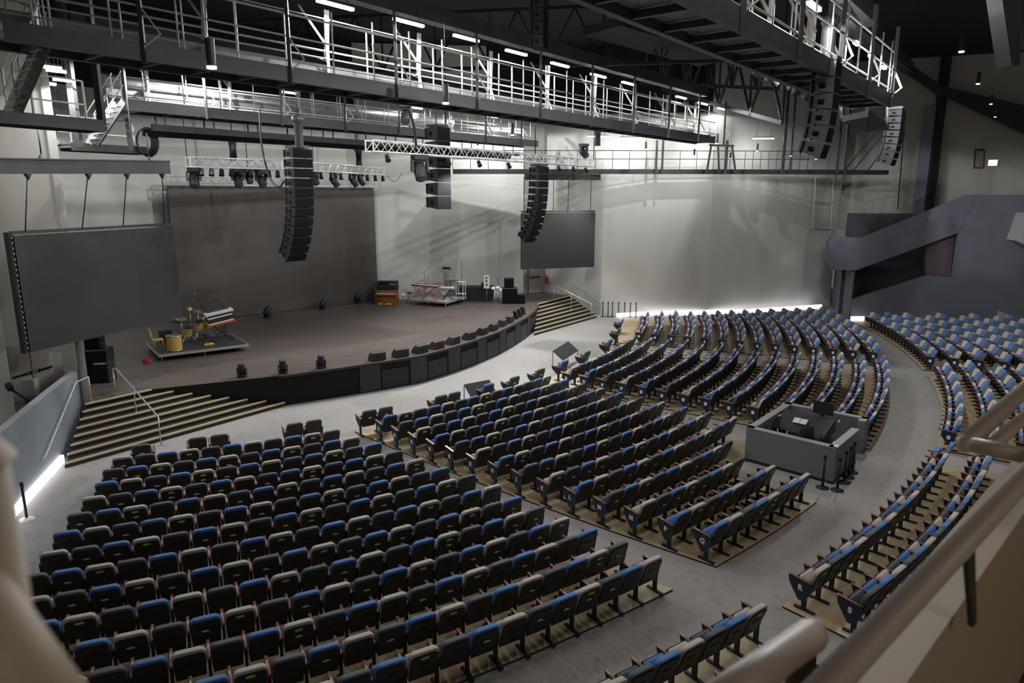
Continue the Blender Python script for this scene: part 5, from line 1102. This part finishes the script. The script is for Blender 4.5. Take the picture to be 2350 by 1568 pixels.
# parapet
pa, pb = at(2080, 1568, 7.3), at(2350, 1178, 7.3); pd = (pb - pa).normalized(); pn = Vector((-pd.y, pd.x, 0))
g = MB(); a = pa - pd * 1.6; b = pa + pd * 6; wth = 0.09
g.prism([(a.x, a.y, 6.3), (b.x, b.y, 6.3), (b.x + pn.x * wth, b.y + pn.y * wth, 6.3), (a.x + pn.x * wth, a.y + pn.y * wth, 6.3)], (0, 0, 1.0))
struct('wall_parapet', g, ['cap'], 'beige balcony parapet')
g = MB(); g.prism([(a.x, a.y, 6.2), (b.x, b.y, 6.2), (b.x + 4, b.y - 4, 6.2), (a.x + 4, a.y - 4, 6.2)], (0, 0, 0.43)); struct('floor_balcony', g, ['wfloor'], 'orange brown wooden floor of the balcony')
g = MB(); g.prism([a + Vector((0, 0, -0.7)), b + Vector((0, 0, -0.7)), b - pn * 0.01 + Vector((0, 0, -0.7)), a - pn * 0.01 + Vector((0, 0, -0.7))], (0, 0, 0.06)); struct('baseboard_parapet', g, ['dark'])
# short rail end at the bottom
sA, sB = rp(1590, 1650), rp(1862, 1458); t = thing('balcony_rail', 'short beige rail with rounded end at the bottom edge', 'handrail', (0, 0, 0))
g = MB(); sd = (sB - sA).normalized(); g.tube(sA, sB, 0.021, 18); g.lathe([(0.021, 0), (0.018, 0.009), (0.009, 0.016), (0.0005, 0.018)], sB, 18, 0, sd); g.build('rail', ['railp'], t)
g = MB(); c = sB - sd * 0.02; g.bar(c - Vector((0, 0, 0.02)), c - Vector((0, 0, 0.9)), 0.03, 0.012); g.build('support_plate', ['dark'], t)
# returning guard rail at the right edge
k0, k1 = rp(2216, 1018, 7.42), rp(2380, 868, 7.42); k2, k3 = rp(2276, 1024, 7.42), rp(2400, 915, 7.42); k4 = rp(2352, 1046, 7.42)
t = thing('guard_rail', 'beige returning guard rail frame at the right edge', 'guard rail', (0, 0, 0))
for nm, a, b, r in (('top_rail', k0, k1 + (k1 - k0) * 2, 0.022), ('inner_rail', k2, k3 + (k3 - k2) * 2, 0.016), ('cross_rail', k0, k4, 0.018)):
    g = MB(); g.tube(a, b, r, 16); g.lathe([(r, 0), (r * 0.7, r * 0.7), (0.0005, r)], a, 16, 0, (a - b).normalized()); g.build(nm, ['railp'], t)
# blurred post close to the lens at lower left
t = thing('near_post', 'blurred beige post end very close at the lower left corner', 'post', (0, 0, 0))
c = ray(-78, 1200); c = c * (0.36 / c.y) + Vector((0, 0, EYE))
g = MB(); g.tube((c.x, c.y, c.z - 0.69), (c.x, c.y, c.z + 0.035), 0.024, 24); g.lathe([(0.028, 0), (0.02, 0.012), (0.001, 0.016)], (c.x, c.y, c.z + 0.035), 24); g.build('post', ['cap'], t)
g = MB(); a = ray(-120, 1360); b = ray(150, 1730); a = a * (0.34 / a.y) + Vector((0, 0, EYE)); b = b * (0.34 / b.y) + Vector((0, 0, EYE)); g.tube(a, b, 0.026, 24); g.build('arm', ['cap'], t)
# ================================================================ LIGHT
w = bpy.data.worlds.new('world'); S.world = w; w.use_nodes = True
w.node_tree.nodes['Background'].inputs[0].default_value = (1.0, 0.95, 0.90, 1); w.node_tree.nodes['Background'].inputs[1].default_value = 0.10
S.view_settings.view_transform = 'Standard'; S.view_settings.look = 'None'; S.view_settings.gamma = 1; S.view_settings.exposure = 0.0

area((2.5, -2.5, 10.6), (1.2, 1.2, 7.2), 1.2, 1.2, 30, (1, 0.86, 0.70))  # unseen warm fill added behind the camera for the balcony
area((2, 13, 14.8), (4, 15, 0), 9, 6, 650, (1, 0.96, 0.92))          # unseen soft fill added high above the near seats
area((17, 16, 14.8), (17, 22, 0), 6, 6, 300, (1, 0.96, 0.92))  # second unseen fill, added over the right hand seating
for f in (0.08, 0.30, 0.52, 0.74, 0.94):                                # the spotlights on the long truss
    q = T1a.lerp(T1b, f); l = bpy.data.lights.new('truss spot', 'SPOT'); l.energy = 1700; l.shadow_soft_size = 0.15; l.spot_size = R(105); l.spot_blend = 0.5
    o = bpy.data.objects.new('truss spot', l); COL.objects.link(o); o.location = (q.x, q.y, q.z - 0.35); o.rotation_euler = (Vector((-0.15, -0.35, -1))).to_track_quat('-Z', 'Y').to_euler()
